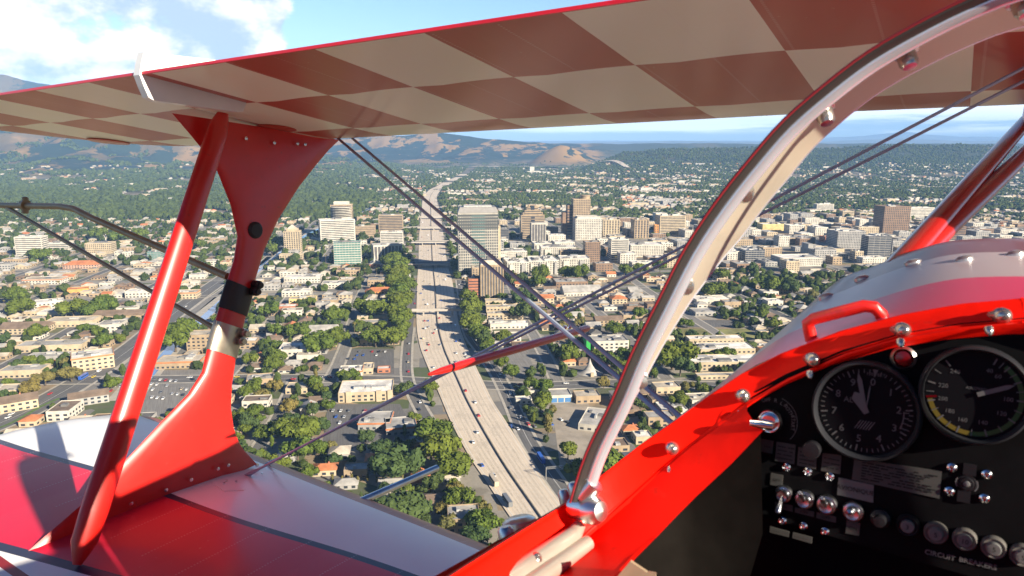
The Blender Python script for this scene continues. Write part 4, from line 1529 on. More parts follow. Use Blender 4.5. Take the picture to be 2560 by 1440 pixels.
def block(root, hw, hd, z0, z1, wall, roof, par=.9):
    """walls with a parapet standing round a flat roof"""
    t = min(.35, hw * .1)
    def rg(a, b, z): return [(-a, -b, z), (a, -b, z), (a, b, z), (-a, b, z)]
    MB().loft([rg(hw, hd, z0), rg(hw, hd, z1), rg(hw - t, hd - t, z1), rg(hw - t, hd - t, z1 - par - .05)], caps=False).build('wall', wall, root)
    MB().add(rg(hw - t, hd - t, z1 - par), [(0, 1, 2, 3)]).build('roof', roof, root)


def place(x0, x1, yb, depth, rot=0.0, z=0.0):
    """front corner columns and the row of the front base line"""
    cx, cy = gp((x0 + x1) / 2, yb)
    xa, _ = gp(x0, yb); xb, _ = gp(x1, yb)
    th = GR + R(rot)
    wd = (xb - xa) / max(.5, math.cos(th))
    c = (cx - math.sin(th) * depth / 2, cy + math.cos(th) * depth / 2)
    return c, wd / 2, depth / 2, th, cy


def top_z(px, row, y):
    """height of a point seen at this row at distance y"""
    b = (row - 720) / FPX
    t = y / (CP - b * SP)
    return EYE + t * (-SP - b * CP)


def tower(x0, x1, yb, yt, depth, style, wall, roof, label, rot=0.0, name='office_tower', cat='building', land=None, **kw):
    c, hw, hd, th, cy = place(x0, x1, yb, depth, rot)
    H = top_z((x0 + x1) / 2, yt, cy)
    root = empty(name, (c[0], c[1], 0), th)
    tag(root, label, cat)
    mark(OCC, c[0], c[1], hw + 3, hd + 3, th)
    if land:
        LAND.append((land, c[0], c[1]))
    W_ = WALLS[wall] if isinstance(wall, str) else wall
    n = max(2, int(round(H / kw.get('fh', 3.9))))
    n = min(n, 26)
    if style == 'ribbon':
        block(root, hw, hd, 0, H, W_, ROOFS[roof]); bands(root, hw, hd, 1.0, H - 1.5, n, kw.get('frac', .45), kw.get('gl', glass), wall=W_)
    elif style == 'grid':
        block(root, hw, hd, 0, H, W_, ROOFS[roof]); bands(root, hw, hd, 1.0, H - 1.5, n, kw.get('frac', .55), kw.get('gl', glass), split=kw.get('split', 3.4), wall=W_)
    elif style == 'glass':
        block(root, hw, hd, 0, H, kw.get('gl', glass_g), ROOFS[roof]); bands(root, hw, hd, 0.5, H - .5, n, .28, W_, name='spandrel_band')
        fins(root, hw, hd, 0, H, kw.get('step', 4.5), W_, .15, .3, 'mullion')
    elif style == 'fins':
        block(root, hw, hd, 0, H, WALLS['dark'], ROOFS[roof]); fins(root, hw, hd, 3, H - 2.5, kw.get('step', 2.6), W_, .6, kw.get('wd', 1.1))
        MB().box(-hw - .7, hw + .7, -hd - .7, hd + .7, H - 2.6, H + .1).build('cornice', W_, root)
    roof_plant(root, hw, hd, H - .9, kw.get('units', 3), int(x0 + yb), kw.get('us', 1.6))
    return root, hw, hd, H, c, th


# --- main tower: pale grid of windows, green glass centre bay, grey hipped cap
r_, hw, hd, H, c, th = tower(1148, 1246, 690, 532, 34, 'grid', 'stone', 'grey', 'tallest pale grey office tower with a grid of windows beside the freeway', land='the tallest tower', frac=.62, split=3.2, units=0, fh=4.4)
for k, z0 in enumerate(np.linspace(1.2, H - 6, 20)):
    MB().box(-hw * .34, hw * .34, -hd - .5, -hd - .1, z0, z0 + 2.2).build('glass_bay', mat('bay_glass', (.10, .15, .145), .2, spec=.6), r_)
capm = mat('cap_grey', (.22, .21, .20), .6, var=.1, scale=.3)
mb = MB()
mb.loft([[(-hw - .4, -hd - .4, H), (hw + .4, -hd - .4, H), (hw + .4, hd + .4, H), (-hw - .4, hd + .4, H)], [(-hw * .90, -hd * .82, H + 8), (hw * .90, -hd * .82, H + 8), (hw * .90, hd * .82, H + 8), (-hw * .90, hd * .82, H + 8)]])
mb.build('mansard_cap', capm, r_)
MB().box(-hw * .7, hw * .7, -hd * .5, hd * .5, H + 8, H + 10).build('roof_unit', trim_m, r_)
for k in range(5):
    z0 = H - 24 + k * 4.6
    MB().box(-hw - .25, hw + .25, -hd - .25, hd + .25, z0, z0 + 2.9).build('upper_glazing', mat('bay_grey', (.085, .09, .088), .25, spec=.5), r_)
MB().box(hw, hw + 5, -hd * .1, hd * .9, 0, H - 22).build('side_wing', WALLS['cream'], r_)
# --- brown striped tower in front of it
r_, hw, hd, H, c, th = tower(1203, 1258, 752, 662, 22, 'fins', 'tan', 'tan', 'brown and cream vertically striped tower in front of the tallest tower', land='the striped brown tower', step=3.4, wd=1.4, units=0)
mb = MB(); mb.loft([[(-hw - .6, -hd - .6, H), (hw + .6, -hd - .6, H), (hw + .6, hd + .6, H), (-hw - .6, hd + .6, H)], [(-hw * .8, -hd * .7, H + 5), (hw * .8, -hd * .7, H + 5), (hw * .8, hd * .7, H + 5), (-hw * .8, hd * .7, H + 5)]])
mb.build('mansard_cap', ROOFS['beige'], r_)
block(r_, 6, 5, H + 5, H + 9, WALLS['dark'], ROOFS['dark'])
tower(1172, 1203, 752, 697, 24, 'ribbon', 'brick', 'brown', 'dark brick block in shade at the foot of the striped brown tower', frac=.3)
# --- left group
tower(806, 886, 606, 549, 30, 'ribbon', 'white', 'white', 'white office block with dark window ribbons and a stepped roof storey', rot=14, land='the white ribbon block', fh=4.0)
r_, hw, hd, H, c, th = tower(830, 882, 592, 512, 26, 'ribbon', 'tan', 'white', 'tall apartment tower with curved balconies behind the white ribbon block', fh=3.3, frac=.5, land='the balcony tower')
for k in range(18):
    z0 = 4 + k * (H - 6) / 18
    MB().lathe((0, -hd * .72, z0), (0, 0, 1), [(hw * .99, 0), (hw * .99, 1.0)], 20).build('balcony', WALLS['white'], r_)
block(r_, hw * .7, hd * .7, H, H + 6, WALLS['white'], ROOFS['white'])
tower(837, 902, 660, 606, 24, 'glass', 'white', 'grey', 'green glass office block with white bands near the cross street', rot=2, land='the green glass block', fh=4.2)
tower(938, 1004, 655, 612, 26, 'fins', 'white', 'white', 'white office block with tall vertical fins left of the freeway', rot=12, land='the white finned block', step=5.5, wd=1.6)
tower(952, 1008, 612, 580, 24, 'ribbon', 'white', 'white', 'plain white block with a terraced roof behind the finned block')
tower(948, 1008, 584, 538, 28, 'ribbon', 'tan', 'grey', 'dark tan office block with brown window ribbons left of the freeway', frac=.5, land='the tan ribbon block')
tower(888, 938, 594, 566, 22, 'ribbon', 'tan', 'tan', 'low tan block with a curved roofline beside the white ribbon block', frac=.25)
r_, hw, hd, H, c, th = tower(712, 752, 632, 578, 18, 'grid', 'cream', 'cream' if False else 'tan', 'slim cream tower with a pointed stepped top left of the green glass block', land='the slim cream tower', split=4, frac=.62, units=0)
block(r_, hw * .7, hd * .7, H, H + 4, WALLS['cream'], ROOFS['tan'])
mb = MB(); mb.loft([[(-hw * .6, -hd * .6, H + 4), (hw * .6, -hd * .6, H + 4), (hw * .6, hd * .6, H + 4), (-hw * .6, hd * .6, H + 4)], [(-.5, -.5, H + 11), (.5, -.5, H + 11), (.5, .5, H + 11), (-.5, .5, H + 11)]]); mb.build('roof_peak', ROOFS['beige'], r_)
tower(700, 756, 652, 636, 14, 'grid', 'cream', 'beige', 'low cream podium building in front of the slim cream tower', split=4, frac=.5, name='office_building')
tower(43, 106, 640, 592, 24, 'ribbon', 'white', 'white', 'white eight storey block at the far left with a stepped top', frac=.35, land='the far white block', fh=4)
tower(124, 172, 628, 608, 22, 'ribbon', 'white', 'white', 'white and black slatted office building right of the far white block', frac=.5, name='office_building')
tower(216, 276, 634, 608, 26, 'grid', 'cream', 'beige', 'cream three storey office building near the far white block', name='office_building', land='the cream office')
tower(370, 402, 650, 630, 20, 'glass', 'grey', 'grey', 'small teal glass building beside the diagonal avenue', name='office_building')
# --- right group
r_, hw, hd, H, c, th = tower(1303, 1361, 596, 537, 26, 'ribbon', 'tan', 'tan', 'brown stepped tower with an arched pyramid crown', land='the stepped tower', frac=.42, units=0)
for k, s_ in enumerate((.86, .68, .50, .34)):
    block(r_, hw * s_, hd * (s_ + .1), H + k * 5, H + (k + 1) * 5, WALLS['tan'], ROOFS['tan'])
    if k < 3:
        bands(r_, hw * s_, hd * (s_ + .1), H + k * 5, H + k * 5 + 4.4, 1, .4, glass, wall=WALLS['tan'])
MB().box(-hw * .16, hw * .16, -hd * .62, -hd * .45, H + 9, H + 19).build('arch_window', glass, r_)
for k in range(8):
    MB().box(-hw * .16, hw * .16, -hd - .3, -hd - .1, 3 + k * (H - 6) / 8, 3 + k * (H - 6) / 8 + 4).build('glass_bay', glass, r_)
tower(1329, 1364, 606, 558, 18, 'fins', 'white', 'white', 'narrow dark tower with white vertical stripes in front of the stepped tower', step=5, wd=1.0, units=1)
r_, hw, hd, H, c, th = tower(1432, 1475, 592, 497, 26, 'grid', 'tan', 'tan', 'tall tan tower with a round drum on its roof', land='the round topped tower', split=3.6, frac=.55, units=0)
MB().lathe((hw * .5, 0, H - 1), (0, 0, 1), [(hw * .55, 0), (hw * .55, 6), (hw * .6, 6), (hw * .6, 8), (0, 8)], 24).build('roof_drum', WALLS['tan'], r_)
mb = MB(); mb.box(-hw - 11, -hw, -hd * .4, hd, 0, H - 14); mb.build('side_wing', WALLS['brown'], r_)
mb = MB(); mb.box(-hw - 21, -hw - 11, -hd * .2, hd, 0, H - 30); mb.build('side_wing', WALLS['brown'], r_)
for k in range(10):
    MB().box(-hw - 11.2, -hw - .5, -hd * .4 - .15, -hd * .4 - .05, 4 + k * (H - 22) / 10, 6 + k * (H - 22) / 10).build('window_band', glass, r_)
r_, hw, hd, H, c, th = tower(1438, 1505, 600, 546, 30, 'grid', 'white', 'white', 'white office tower with square windows and cut corners', land='the white gridded tower', split=3.6, frac=.5)
block(r_, hw * .86, hd * .86, H - .5, H + 4, WALLS['white'], ROOFS['grey'])
tower(1507, 1549, 594, 549, 24, 'grid', 'cream', 'beige', 'cream block with large paired windows right of the white gridded tower', split=6, frac=.7, land='the cream paired block')
tower(1585, 1622, 596, 549, 24, 'grid', 'tan', 'tan', 'tan and orange block with tall windows and a dark shaded side', split=5.5, frac=.75, rot=4, land='the tan orange block')
tower(1636, 1646, 590, 562, 10, 'grid', 'orange', 'tile', 'small red orange block beside the wide white ribbon block', name='office_building', units=0)
tower(1648, 1714, 586, 539, 34, 'ribbon', 'cream', 'white', 'wide white block with long window ribbons near the windscreen frame', land='the wide ribbon block', frac=.45)
tower(1463, 1500, 656, 605, 20, 'grid', 'brown', 'grey', 'dark brown square block among white apartments', split=3, frac=.5, land='the dark brown block')
tower(1527, 1571, 652, 598, 24, 'ribbon', 'white', 'white', 'pale office block with dark ribbons right of the dark brown block', frac=.5, land='the pale ribbon block')
tower(1246, 1272, 605, 572, 20, 'ribbon', 'dark', 'grey', 'low dark office building right of the tallest tower', name='office_building')
# --- far right
tower(2204, 2272, 589, 516, 40, 'grid', 'brown', 'brown', 'big brown slab tower with a fine window grid at the right', land='the brown slab tower', split=4.2, frac=.58, rot=-2)
tower(2272, 2336, 550, 519, 30, 'ribbon', 'white', 'white', 'long white ribbon block behind the brown slab tower', frac=.35, name='office_building')
tower(2376, 2413, 602, 566, 26, 'ribbon', 'brown', 'brown', 'dark brown block beside the red cabane strut', frac=.5, land='the dark strut side block')
tower(2166, 2226, 645, 590, 22, 'glass', 'grey', 'white', 'grey glass apartment tower in front of the brown slab tower', gl=glass, step=9, land='the grey glass tower', fh=3.3)
tower(2090, 2163, 622, 578, 40, 'grid', 'grey', 'white', 'long grey apartment slab in shade left of the grey glass tower', split=3.2, fh=3.3)
tower(2228, 2272, 632, 603, 20, 'grid', 'grey', 'grey', 'small grey apartment block right of the grey glass tower', split=3, name='apartment_building')
tower(2136, 2158, 653, 628, 16, 'grid', 'cream', 'white', 'narrow cream block with balconies below the grey glass tower', split=3.5, name='apartment_building')
r_, hw, hd, H, c, th = tower(2022, 2112, 641, 622, 34, 'ribbon', 'cream', 'grey', 'windowless cream hall with a slanting flank in the right downtown', name='hall', frac=.02, land='the cream hall')
MB().box(-hw - 3, -hw + 6, -hd * .9, hd * .5, 0, H + 9).build('stair_tower', WALLS['grey'], r_)
tower(1955, 2058, 666, 645, 44, 'grid', 'white', 'white', 'broad white apartment building with courtyards in the right downtown', split=3, fh=3.2, name='apartment_building', land='the broad white apartments')
tower(1862, 1912, 652, 625, 30, 'glass', 'grey', 'white', 'black glass office building left of the broad white apartments', gl=glass, name='office_building', land='the black glass office')
tower(1960, 2040, 611, 594, 46, 'ribbon', 'tan', 'grey', 'long tan parking garage with open decks in the right downtown', name='parking_garage', frac=.45, fh=3.2, land='the tan garage')
tower(1972, 2012, 584, 563, 26, 'grid', 'white', 'white', 'white block with a dark side above the tan garage', split=4, name='office_building')
tower(2062, 2090, 606, 592, 24, 'ribbon', 'brick', 'tile', 'low red brick block left of the brown slab tower', name='office_building', frac=.4)
tower(1905, 1962, 577, 560, 30, 'ribbon', 'yellow', 'white', 'pale yellow hall with a white roof in the right downtown', name='hall', frac=.1)
tower(2040, 2085, 530, 510, 20, 'ribbon', 'white', 'white', 'small white tower block far behind the right downtown', name='office_building', frac=.4)
tower(2105, 2135, 548, 528, 18, 'ribbon', 'cream', 'beige', 'small cream twin block left of the brown slab tower', name='office_building', frac=.4)
tower(1805, 1858, 650, 628, 36, 'grid', 'white', 'white', 'white apartment building with tan panels behind the windscreen frame', split=3, name='apartment_building', fh=3.3)
tower(1575, 1660, 642, 612, 40, 'grid', 'white', 'white', 'white apartment building with a stepped roof left of the windscreen frame', split=3.2, name='apartment_building', fh=3.3, land='the stepped apartments')
# white apartment complexes in the middle
for i, (a, b, yb, yt, d, lab) in enumerate(((1268, 1322, 690, 655, 40, 'white courtyard apartments nearest the tallest tower'), (1322, 1362, 688, 652, 44, 'middle wing of the white courtyard apartments'), (1362, 1398, 686, 650, 44, 'white apartments with stacked balconies in the courtyard row'), (1400, 1474, 680, 646, 34, 'long white apartment wing nearest the dark brown block'),
                                             (1242, 1318, 655, 628, 36, 'white terraced apartments right of the tallest tower'), (1352, 1440, 640, 618, 34, 'white apartment terraces behind the courtyard apartments'), (1336, 1380, 622, 608, 30, 'low white rooftop building below the narrow striped tower'))):
    r_, hw, hd, H, c, th = tower(a, b, yb, yt, d, 'grid', 'white', 'white', lab, split=3.4, frac=.5, fh=3.3, name='apartment_building', units=6, us=1.2, rot=(-4 if i % 2 else 2))
    for k in range(2):
        x = (-.6 + k * 1.1) * hw
        block_ = MB().box(x - hw * .18, x + hw * .18, -hd - 2.2, -hd + .5, 0, H - 3.5).build('bay', WALLS['grey' if k else 'white'], r_)
LAND.append(('the courtyard apartments', *gp(1360, 680)))
# white hospital on the wooded rise, far ahead
r_, hw, hd, H, c, th = tower(1316, 1352, 440, 428, 60, 'ribbon', 'white', 'white', 'distant white hospital building below the brown cone hill', name='hospital', frac=.3, fh=9, land='the distant hospital')
MB().box(hw, hw + 60, -10, 40, 0, H * .8).build('side_wing', WALLS['white'], r_)
MB().box(-hw * .4, hw * .2, 0, 30, H, H + 25).build('stair_tower', WALLS['white'], r_)


def low(x0, x1, yb, h, depth, wall, roof, label, kind='flat', rot=0.0, name='low_building', land=None, band=None, units=2, cat='building'):
    """low building by its front base line"""
    c, hw, hd, th, cy = place(x0, x1, yb, depth, rot)
    root = empty(name, (c[0], c[1], 0), th)
    tag(root, label, cat)
    mark(OCC, c[0], c[1], hw + 2, hd + 2, th)
    if land: LAND.append((land, c[0], c[1]))
    low_parts(root, hw, hd, h, wall, roof, kind, band, units, int(x0 + yb))
    return root, hw, hd, c, th


def low_parts(root, hw, hd, h, wall, roof, kind, band=None, units=2, seed=0):
    W_, R_ = WALLS[wall], ROOFS[roof]
    if kind == 'flat':
        block(root, hw, hd, 0, h, W_, R_, .6)
        roof_plant(root, hw, hd, h - .6, units, seed, .8)
    else:
        MB().box(-hw, hw, -hd, hd, 0, h - 1.6, bottom=False).build('wall', W_, root)
        e = .7; rh = min(hw, hd) * .45
        mb = MB()
        a, b = hw + e, hd + e
        if kind == 'gable':
            if hw >= hd:
                p = [(-a, -b, h - 1.6), (a, -b, h - 1.6), (a, b, h - 1.6), (-a, b, h - 1.6), (-a, 0, h - 1.6 + rh), (a, 0, h - 1.6 + rh)]
                mb.add(p, [(0, 1, 5, 4), (2, 3, 4, 5), (0, 4, 3), (1, 2, 5), (3, 2, 1, 0)])
            else:
                p = [(-a, -b, h - 1.6), (a, -b, h - 1.6), (a, b, h - 1.6), (-a, b, h - 1.6), (0, -b, h - 1.6 + rh), (0, b, h - 1.6 + rh)]
                mb.add(p, [(0, 4, 5, 3), (1, 2, 5, 4), (0, 1, 4), (2, 3, 5), (3, 2, 1, 0)])
        else:
            k = min(a, b) * .95
            if a >= b:
                t = [(-a + k, 0), (a - k, 0)]
                p = [(-a, -b, h - 1.6), (a, -b, h - 1.6), (a, b, h - 1.6), (-a, b, h - 1.6), (t[0][0], 0, h - 1.6 + rh), (t[1][0], 0, h - 1.6 + rh)]
                mb.add(p, [(0, 1, 5, 4), (2, 3, 4, 5), (3, 0, 4), (1, 2, 5), (3, 2, 1, 0)])
            else:
                p = [(-a, -b, h - 1.6), (a, -b, h - 1.6), (a, b, h - 1.6), (-a, b, h - 1.6), (0, -b + k, h - 1.6 + rh), (0, b - k, h - 1.6 + rh)]
                mb.add(p, [(0, 4, 5, 3), (1, 2, 5, 4), (0, 1, 4), (2, 3, 5), (3, 2, 1, 0)])
        mb.build('roof', R_, root)
        if units and seed % 3 == 0:
            MB().box(hw * .3, hw * .3 + .9, -.4, .5, h - 1.6, h - .6 + rh).build('chimney', WALLS['brick'], root)
    n = max(1, int((h - 1.0) / 3.2))
    fh = (h - 1.8) / n
    for k in range(n):
        z0 = .8 + fh * k; z1 = z0 + min(1.6, fh * .62)
        mb = MB()
        a, b, c_, d = (-hw - .05, hd + .05), (-hw - .05, -hd - .05), (hw + .05, -hd - .05), (hw + .05, hd + .05)
        strip(mb, None, pane_run(a, b, 4.2) + pane_run(b, c_, 4.2) + pane_run(c_, d, 4.2) + [(c_, d, 1.0, 1)], z0, z1)
        mb.build('window_band', [glass, W_], root)
    if band:
        z = h - 1.5
        mb = MB()
        for (a, b, c_, d) in ((-hw - .5, hw + .5, -hd - .5, -hd), (hw, hw + .5, -hd, hd), (-hw - .5, -hw, -hd, hd)):
            mb.box(a, b, c_, d, z, z + 1.1)
        mb.build('fascia', ROOFS[band], root)


# surveyed low buildings near the freeway
r_, hw, hd, c, th = low(848, 980, 1004, 8, 30, 'cream', 'white', 'long white roofed store with square entrance piers by the cross street', land='the white roofed store', units=3)
for k in (-.62, .5, .92):
    MB().box(hw * k - 2, hw * k + 2, -hd - 1.2, -hd, 0, 9).build('entrance_pier', WALLS['cream'], r_)
low(896, 975, 1076, 6, 22, 'grey', 'grey', 'grey flat roofed restaurant with an orange tiled fascia', band='tile', land='the orange fascia restaurant', units=4, rot=-4)
low(968, 1042, 1088, 6, 20, 'grey', 'grey', 'right wing of the orange edged restaurant by big trees', band='tile', units=3, rot=6)
low(848, 905, 942, 5.5, 16, 'white', 'white', 'small white diner with orange trim above the cross street', band='tile', land='the white diner', units=5)
low(906, 932, 936, 5.5, 18, 'cream', 'beige', 'narrow cream annexe right of the white diner', units=2)
low(944, 975, 932, 4, 8, 'brick', 'white', 'low red walled kiosk beside the car park', units=0)
low(697, 765, 897, 9, 26, 'white', 'white', 'large white warehouse with two dark windows left of round trees', land='the white warehouse', units=4)
low(743, 798, 905, 7, 12, 'white', 'beige', 'low white annexe with red windows in front of the white warehouse', units=1)
low(894, 968, 822, 7, 16, 'cream', 'grey', 'long cream flat with a slotted roof near the freeway trees', land='the long cream flat', units=0)
low(894, 972, 803, 6, 12, 'cream', 'beige', 'cream terrace behind the long cream flat', units=3)
low(914, 985, 742, 9, 18, 'orange', 'tile', 'orange apartment house with a red tiled roof left of the freeway', kind='hip', land='the orange apartments')
low(920, 990, 715, 9, 20, 'tan', 'grey', 'tan apartments with a roof court behind the orange apartments', units=4)
low(905, 975, 768, 8, 12, 'white', 'white', 'white terrace with balconies below the orange apartments', units=5)
low(724, 788, 762, 8, 16, 'yellow', 'beige', 'yellow flat roofed motel with dark windows', land='the yellow motel', units=2)
low(706, 776, 742, 8, 18, 'white', 'white', 'bright white office with roof machines left of the yellow motel', units=8)
low(712, 800, 708, 9, 26, 'white', 'white', 'wide bright white block with a roof well', units=6, land='the wide white block')
low(805, 870, 722, 8, 22, 'white', 'grey', 'grey roofed white block right of the wide white block', units=4)
low(690, 740, 782, 8, 14, 'brick', 'white', 'brick house with dark red awnings left of the yellow motel', land='the brick house', units=3)
low(760, 840, 838, 6, 20, 'grey', 'grey', 'pale grey house with a broad pitched roof', kind='gable', units=1)
low(632, 695, 790, 6, 14, 'tan', 'brown', 'brown roofed twin house left of the brick house', kind='hip')
low(600, 640, 872, 8, 14, 'tan', 'white', 'curved tan corner building behind the silver strut clamp', units=1)
low(625, 695, 832, 6, 16, 'cream', 'beige', 'cream house with brown trim above the strut clamp', kind='gable')
low(1485, 1572, 890, 15, 22, 'white', 'grey', 'white hotel with a bright green end wall', land='the green ended hotel', name='hotel', units=5)
c_ = place(1479, 1490, 888, 20)
hotel_green = mat('hotel_green', (.02, .30, .05), .7)
gr_root = [o for o in C.objects if o.get('label') == 'white hotel with a bright green end wall'][0]
MB().box(-24.6, -20.6, -11.4, 8, 0, 16.5).build('end_wall', hotel_green, gr_root)
for i, (a, b, yb, d, lab) in enumerate(((1722, 1860, 866, 14, 'farthest long white school wing by the sports field'), (1692, 1890, 893, 24, 'widest white school wing with a palm court'), (1718, 1922, 926, 24, 'nearest two storey white school wing'), (1742, 1925, 948, 8, 'low covered walkway in front of the school wings'))):
    low(a, b, yb, 8 if i < 3 else 4, d, 'cream', 'white' if i < 3 else 'grey', lab, name='school_building', land='the school' if i == 1 else None, units=6 if i < 3 else 0, rot=-3)
low(1378, 1430, 1006, 6, 16, 'white', 'grey', 'grey roofed garage with blue bay doors', land='the blue door garage', units=0)
gar = C.objects[-1]
gr_root = [o for o in C.objects if o.get('label') == 'grey roofed garage with blue bay doors'][0]
for k in range(3):
    MB().box(-8 + k * 5.4, -3.6 + k * 5.4, -8.25, -8.1, .3, 3.8).build('bay_door', mat('door_blue', (.05, .16, .36), .6), gr_root)
low(1440, 1502, 1008, 6, 14, 'tan', 'beige', 'tan mission style shop right of the blue door garage', units=2)
low(1446, 1500, 1078, 5, 34, 'white', 'grey', 'long grey warehouse roof beside the tan car park', units=3, rot=-24, land='the grey warehouse')
low(1640, 1702, 985, 6, 14, 'cream', 'beige', 'beige roofed shop right of the windscreen frame', land='the beige shop')
low(1655, 1720, 1040, 5, 18, 'white', 'white', 'white roofed shed below the beige shop', units=5)
low(1290, 1330, 1010, 4, 8, 'white', 'white', 'small white canopy among palms right of the freeway', units=0)
for i, (yb, lab) in enumerate(((800, 'nearest cream terrace of the stacked flats right of the freeway'), (783, 'second nearest cream terrace of the stacked flats'), (767, 'farthest cream terrace of the stacked flats'))):
    low(1218 - i * 2, 1308 - i * 4, yb, 8, 14, 'cream', 'beige', lab, units=5, land='the stacked flats' if i == 1 else None)
low(1226, 1320, 822, 6, 12, 'white', 'white', 'long white house below the stacked flats', units=4)
low(1345, 1385, 760, 9, 16, 'cream', 'tile', 'cream apartments with a red tiled gable right of the striped tower', kind='gable')
low(1410, 1505, 740, 7, 30, 'white', 'grey', 'large grey roofed hall right of the striped brown tower', kind='gable', land='the grey roofed hall')
low(1530, 1568, 760, 8, 16, 'cream', 'tile', 'white villa with a tiled roof and blue awning', kind='hip', land='the tiled villa')
low(1490, 1558, 815, 8, 16, 'tan', 'brown', 'brown gabled lodge left of the windscreen frame', kind='gable', land='the brown lodge')
low(1400, 1460, 800, 6, 16, 'cream', 'grey', 'grey roofed cream hall left of the brown lodge', kind='gable')
low(1390, 1470, 720, 9, 30, 'brown', 'grey', 'brown terraced apartments in front of the courtyard apartments', units=8, land='the brown terraces')
low(1740, 1830, 760, 6, 26, 'white', 'white', 'white roofed hall right of the windscreen frame', land='the white roofed hall')
low(1738, 1790, 790, 5, 22, 'grey', 'grey', 'grey shed beside the empty car park', units=1)
low(-10, 78, 1030, 9, 16, 'cream', 'brown', 'cream hall with a brown gabled roof at the avenue corner', kind='gable', rot=28, land='the corner hall')
low(186, 262, 1012, 8, 14, 'grey', 'brown', 'teal grey building with a rusty roof beside the avenue', kind='gable', rot=22, land='the rusty roofed building')
low(392, 498, 922, 7, 22, 'tan', 'beige', 'sand coloured plaza store with an orange arched front', band='tile', land='the plaza store', units=4)
low(470, 562, 876, 16, 20, 'tan', 'beige', 'tan office with horizontal louvres behind the red strut', units=2, land='the louvred office')
low(196, 275, 925, 13, 24, 'cream', 'white', 'cream building with a sloping orange tiled roof edge by the avenue', band='tile', rot=24, land='the orange edged building', units=6)
low(430, 490, 748, 9, 20, 'cream', 'beige', 'beige office with an orange roof edge beyond the slave strut', band='tile', units=3, land='the orange roofed office')
low(315, 375, 745, 9, 20, 'white', 'white', 'white two storey warehouse left of the slave strut', units=2)
low(160, 240, 672, 8, 24, 'pink', 'tile', 'long low building with a bright terracotta roof', kind='hip', land='the terracotta roof')
low(175, 216, 735, 7, 14, 'orange', 'tile', 'orange shop beyond the diagonal avenue', units=0, rot=20)
low(95, 150, 770, 8, 20, 'white', 'white', 'white row with red awnings at the left', units=3, rot=22)
low(60, 150, 712, 8, 24, 'white', 'tan', 'flat roofed hall with an orange edge at the far left', band='tile', units=3)
low(3, 110, 836, 8, 22, 'cream', 'brown', 'cream house with a long brown roof at the left edge', kind='gable', land='the long brown roof')
low(115, 228, 818, 7, 24, 'cream', 'beige', 'wide beige roofed store right of the long brown roof', units=2)
low(230, 350, 800, 7, 20, 'tan', 'brown', 'row of brown roofed shops left of the slave strut', kind='gable')
low(45, 200, 880, 7, 20, 'cream', 'grey', 'long cream store with three dark red doors', units=3, land='the long cream store')
low(70, 205, 905, 6, 14, 'grey', 'grey', 'low grey workshop row below the long cream store', units=2)
low(0, 100, 945, 7, 18, 'cream', 'grey', 'cream garage with wide openings at the left edge', units=2)
low(620, 680, 965, 6, 16, 'tan', 'grey', 'grey flat roofed shop by the curved lane', units=5, rot=10)
low(715, 768, 985, 5, 16, 'cream', 'beige', 'corner shop with a rounded beige roof by the crossing', units=2)
# church with a thin spire, and the tent roofed church
cx_, cy_ = gp(938, 668)
ch = tag(empty('church', (cx_, cy_, 0), GR), 'brick church with a thin white steeple left of the freeway', 'church')
low_parts(ch, 8, 13, 9, 'brick', 'grey', 'gable', None, 0, 1)
mb = MB(); mb.lathe((0, -10, 8), (0, 0, 1), [(2.2, 0), (2.2, 6), (1.4, 7), (.8, 14), (.05, 24)], 8); mb.build('steeple', WALLS['white'], ch)
mark(OCC, cx_, cy_, 12, 16); LAND.append(('the steepled church', cx_, cy_))
cx_, cy_ = gp(1478, 944)
tc_ = tag(empty('church', (cx_, cy_ + 12, 0), GR), 'church with a swooping pointed tent roof above the cross street', 'church')
mb = MB()
rg = []
for k in range(13):
    a = 2 * math.pi * k / 12
    rg.append([(math.cos(a) * r * 1.25, math.sin(a) * r, z) for r, z in ((9.5, 0.2), (6.5, 1.4), (3.8, 3.8), (2.0, 7), (.8, 10.5), (.1, 13.5))])
mb.loft(rg, closed=False); mb.build('tent_roof', ROOFS['grey'], tc_, True)
mb = MB(); mb.box(-1.4, 1.4, -10.5, -8.5, 0, 3.5); mb.build('porch', WALLS['cream'], tc_)
mark(OCC, cx_, cy_ + 12, 14, 12); LAND.append(('the tent church', cx_, cy_ + 12))

# overpasses over the freeway
ov_m = mat('bridge_concrete', (.36, .33, .29), .9, var=.12, scale=.1)


def overpass(row, wd, label, x0=1020, x1=1165, h=6.5, deck=None, pier=True):
    cx, cy = gp((x0 + x1) / 2, row)
    xa = gp(x0, row)[0]; xb = gp(x1, row)[0]
    hw = (xb - xa) / 2
    root = tag(empty('overpass', (cx, cy, 0), R(3)), label, 'bridge')
    MB().box(-hw, hw, -wd / 2, wd / 2, h - 1.3, h).build('deck', ov_m, root)
    MB().add([(-hw, -wd / 2 + .6, h + .03), (hw, -wd / 2 + .6, h + .03), (hw, wd / 2 - .6, h + .03), (-hw, wd / 2 - .6, h + .03)], [(0, 1, 2, 3)]).build('roadway', deck or asphalt_light, root)
    for s in (-1, 1):
        MB().box(-hw, hw, s * wd / 2 - (.5 if s > 0 else 0), s * wd / 2 + (.5 if s < 0 else 0), h + .005, h + 1.1).build('parapet', ov_m, root)
    if pier:
        for x in (-.55, 0, .55):
            MB().box(hw * x - .8, hw * x + .8, -wd / 2 + 1, wd / 2 - 1, .5, h - 1.31).build('pier', ov_m, root)
    return root


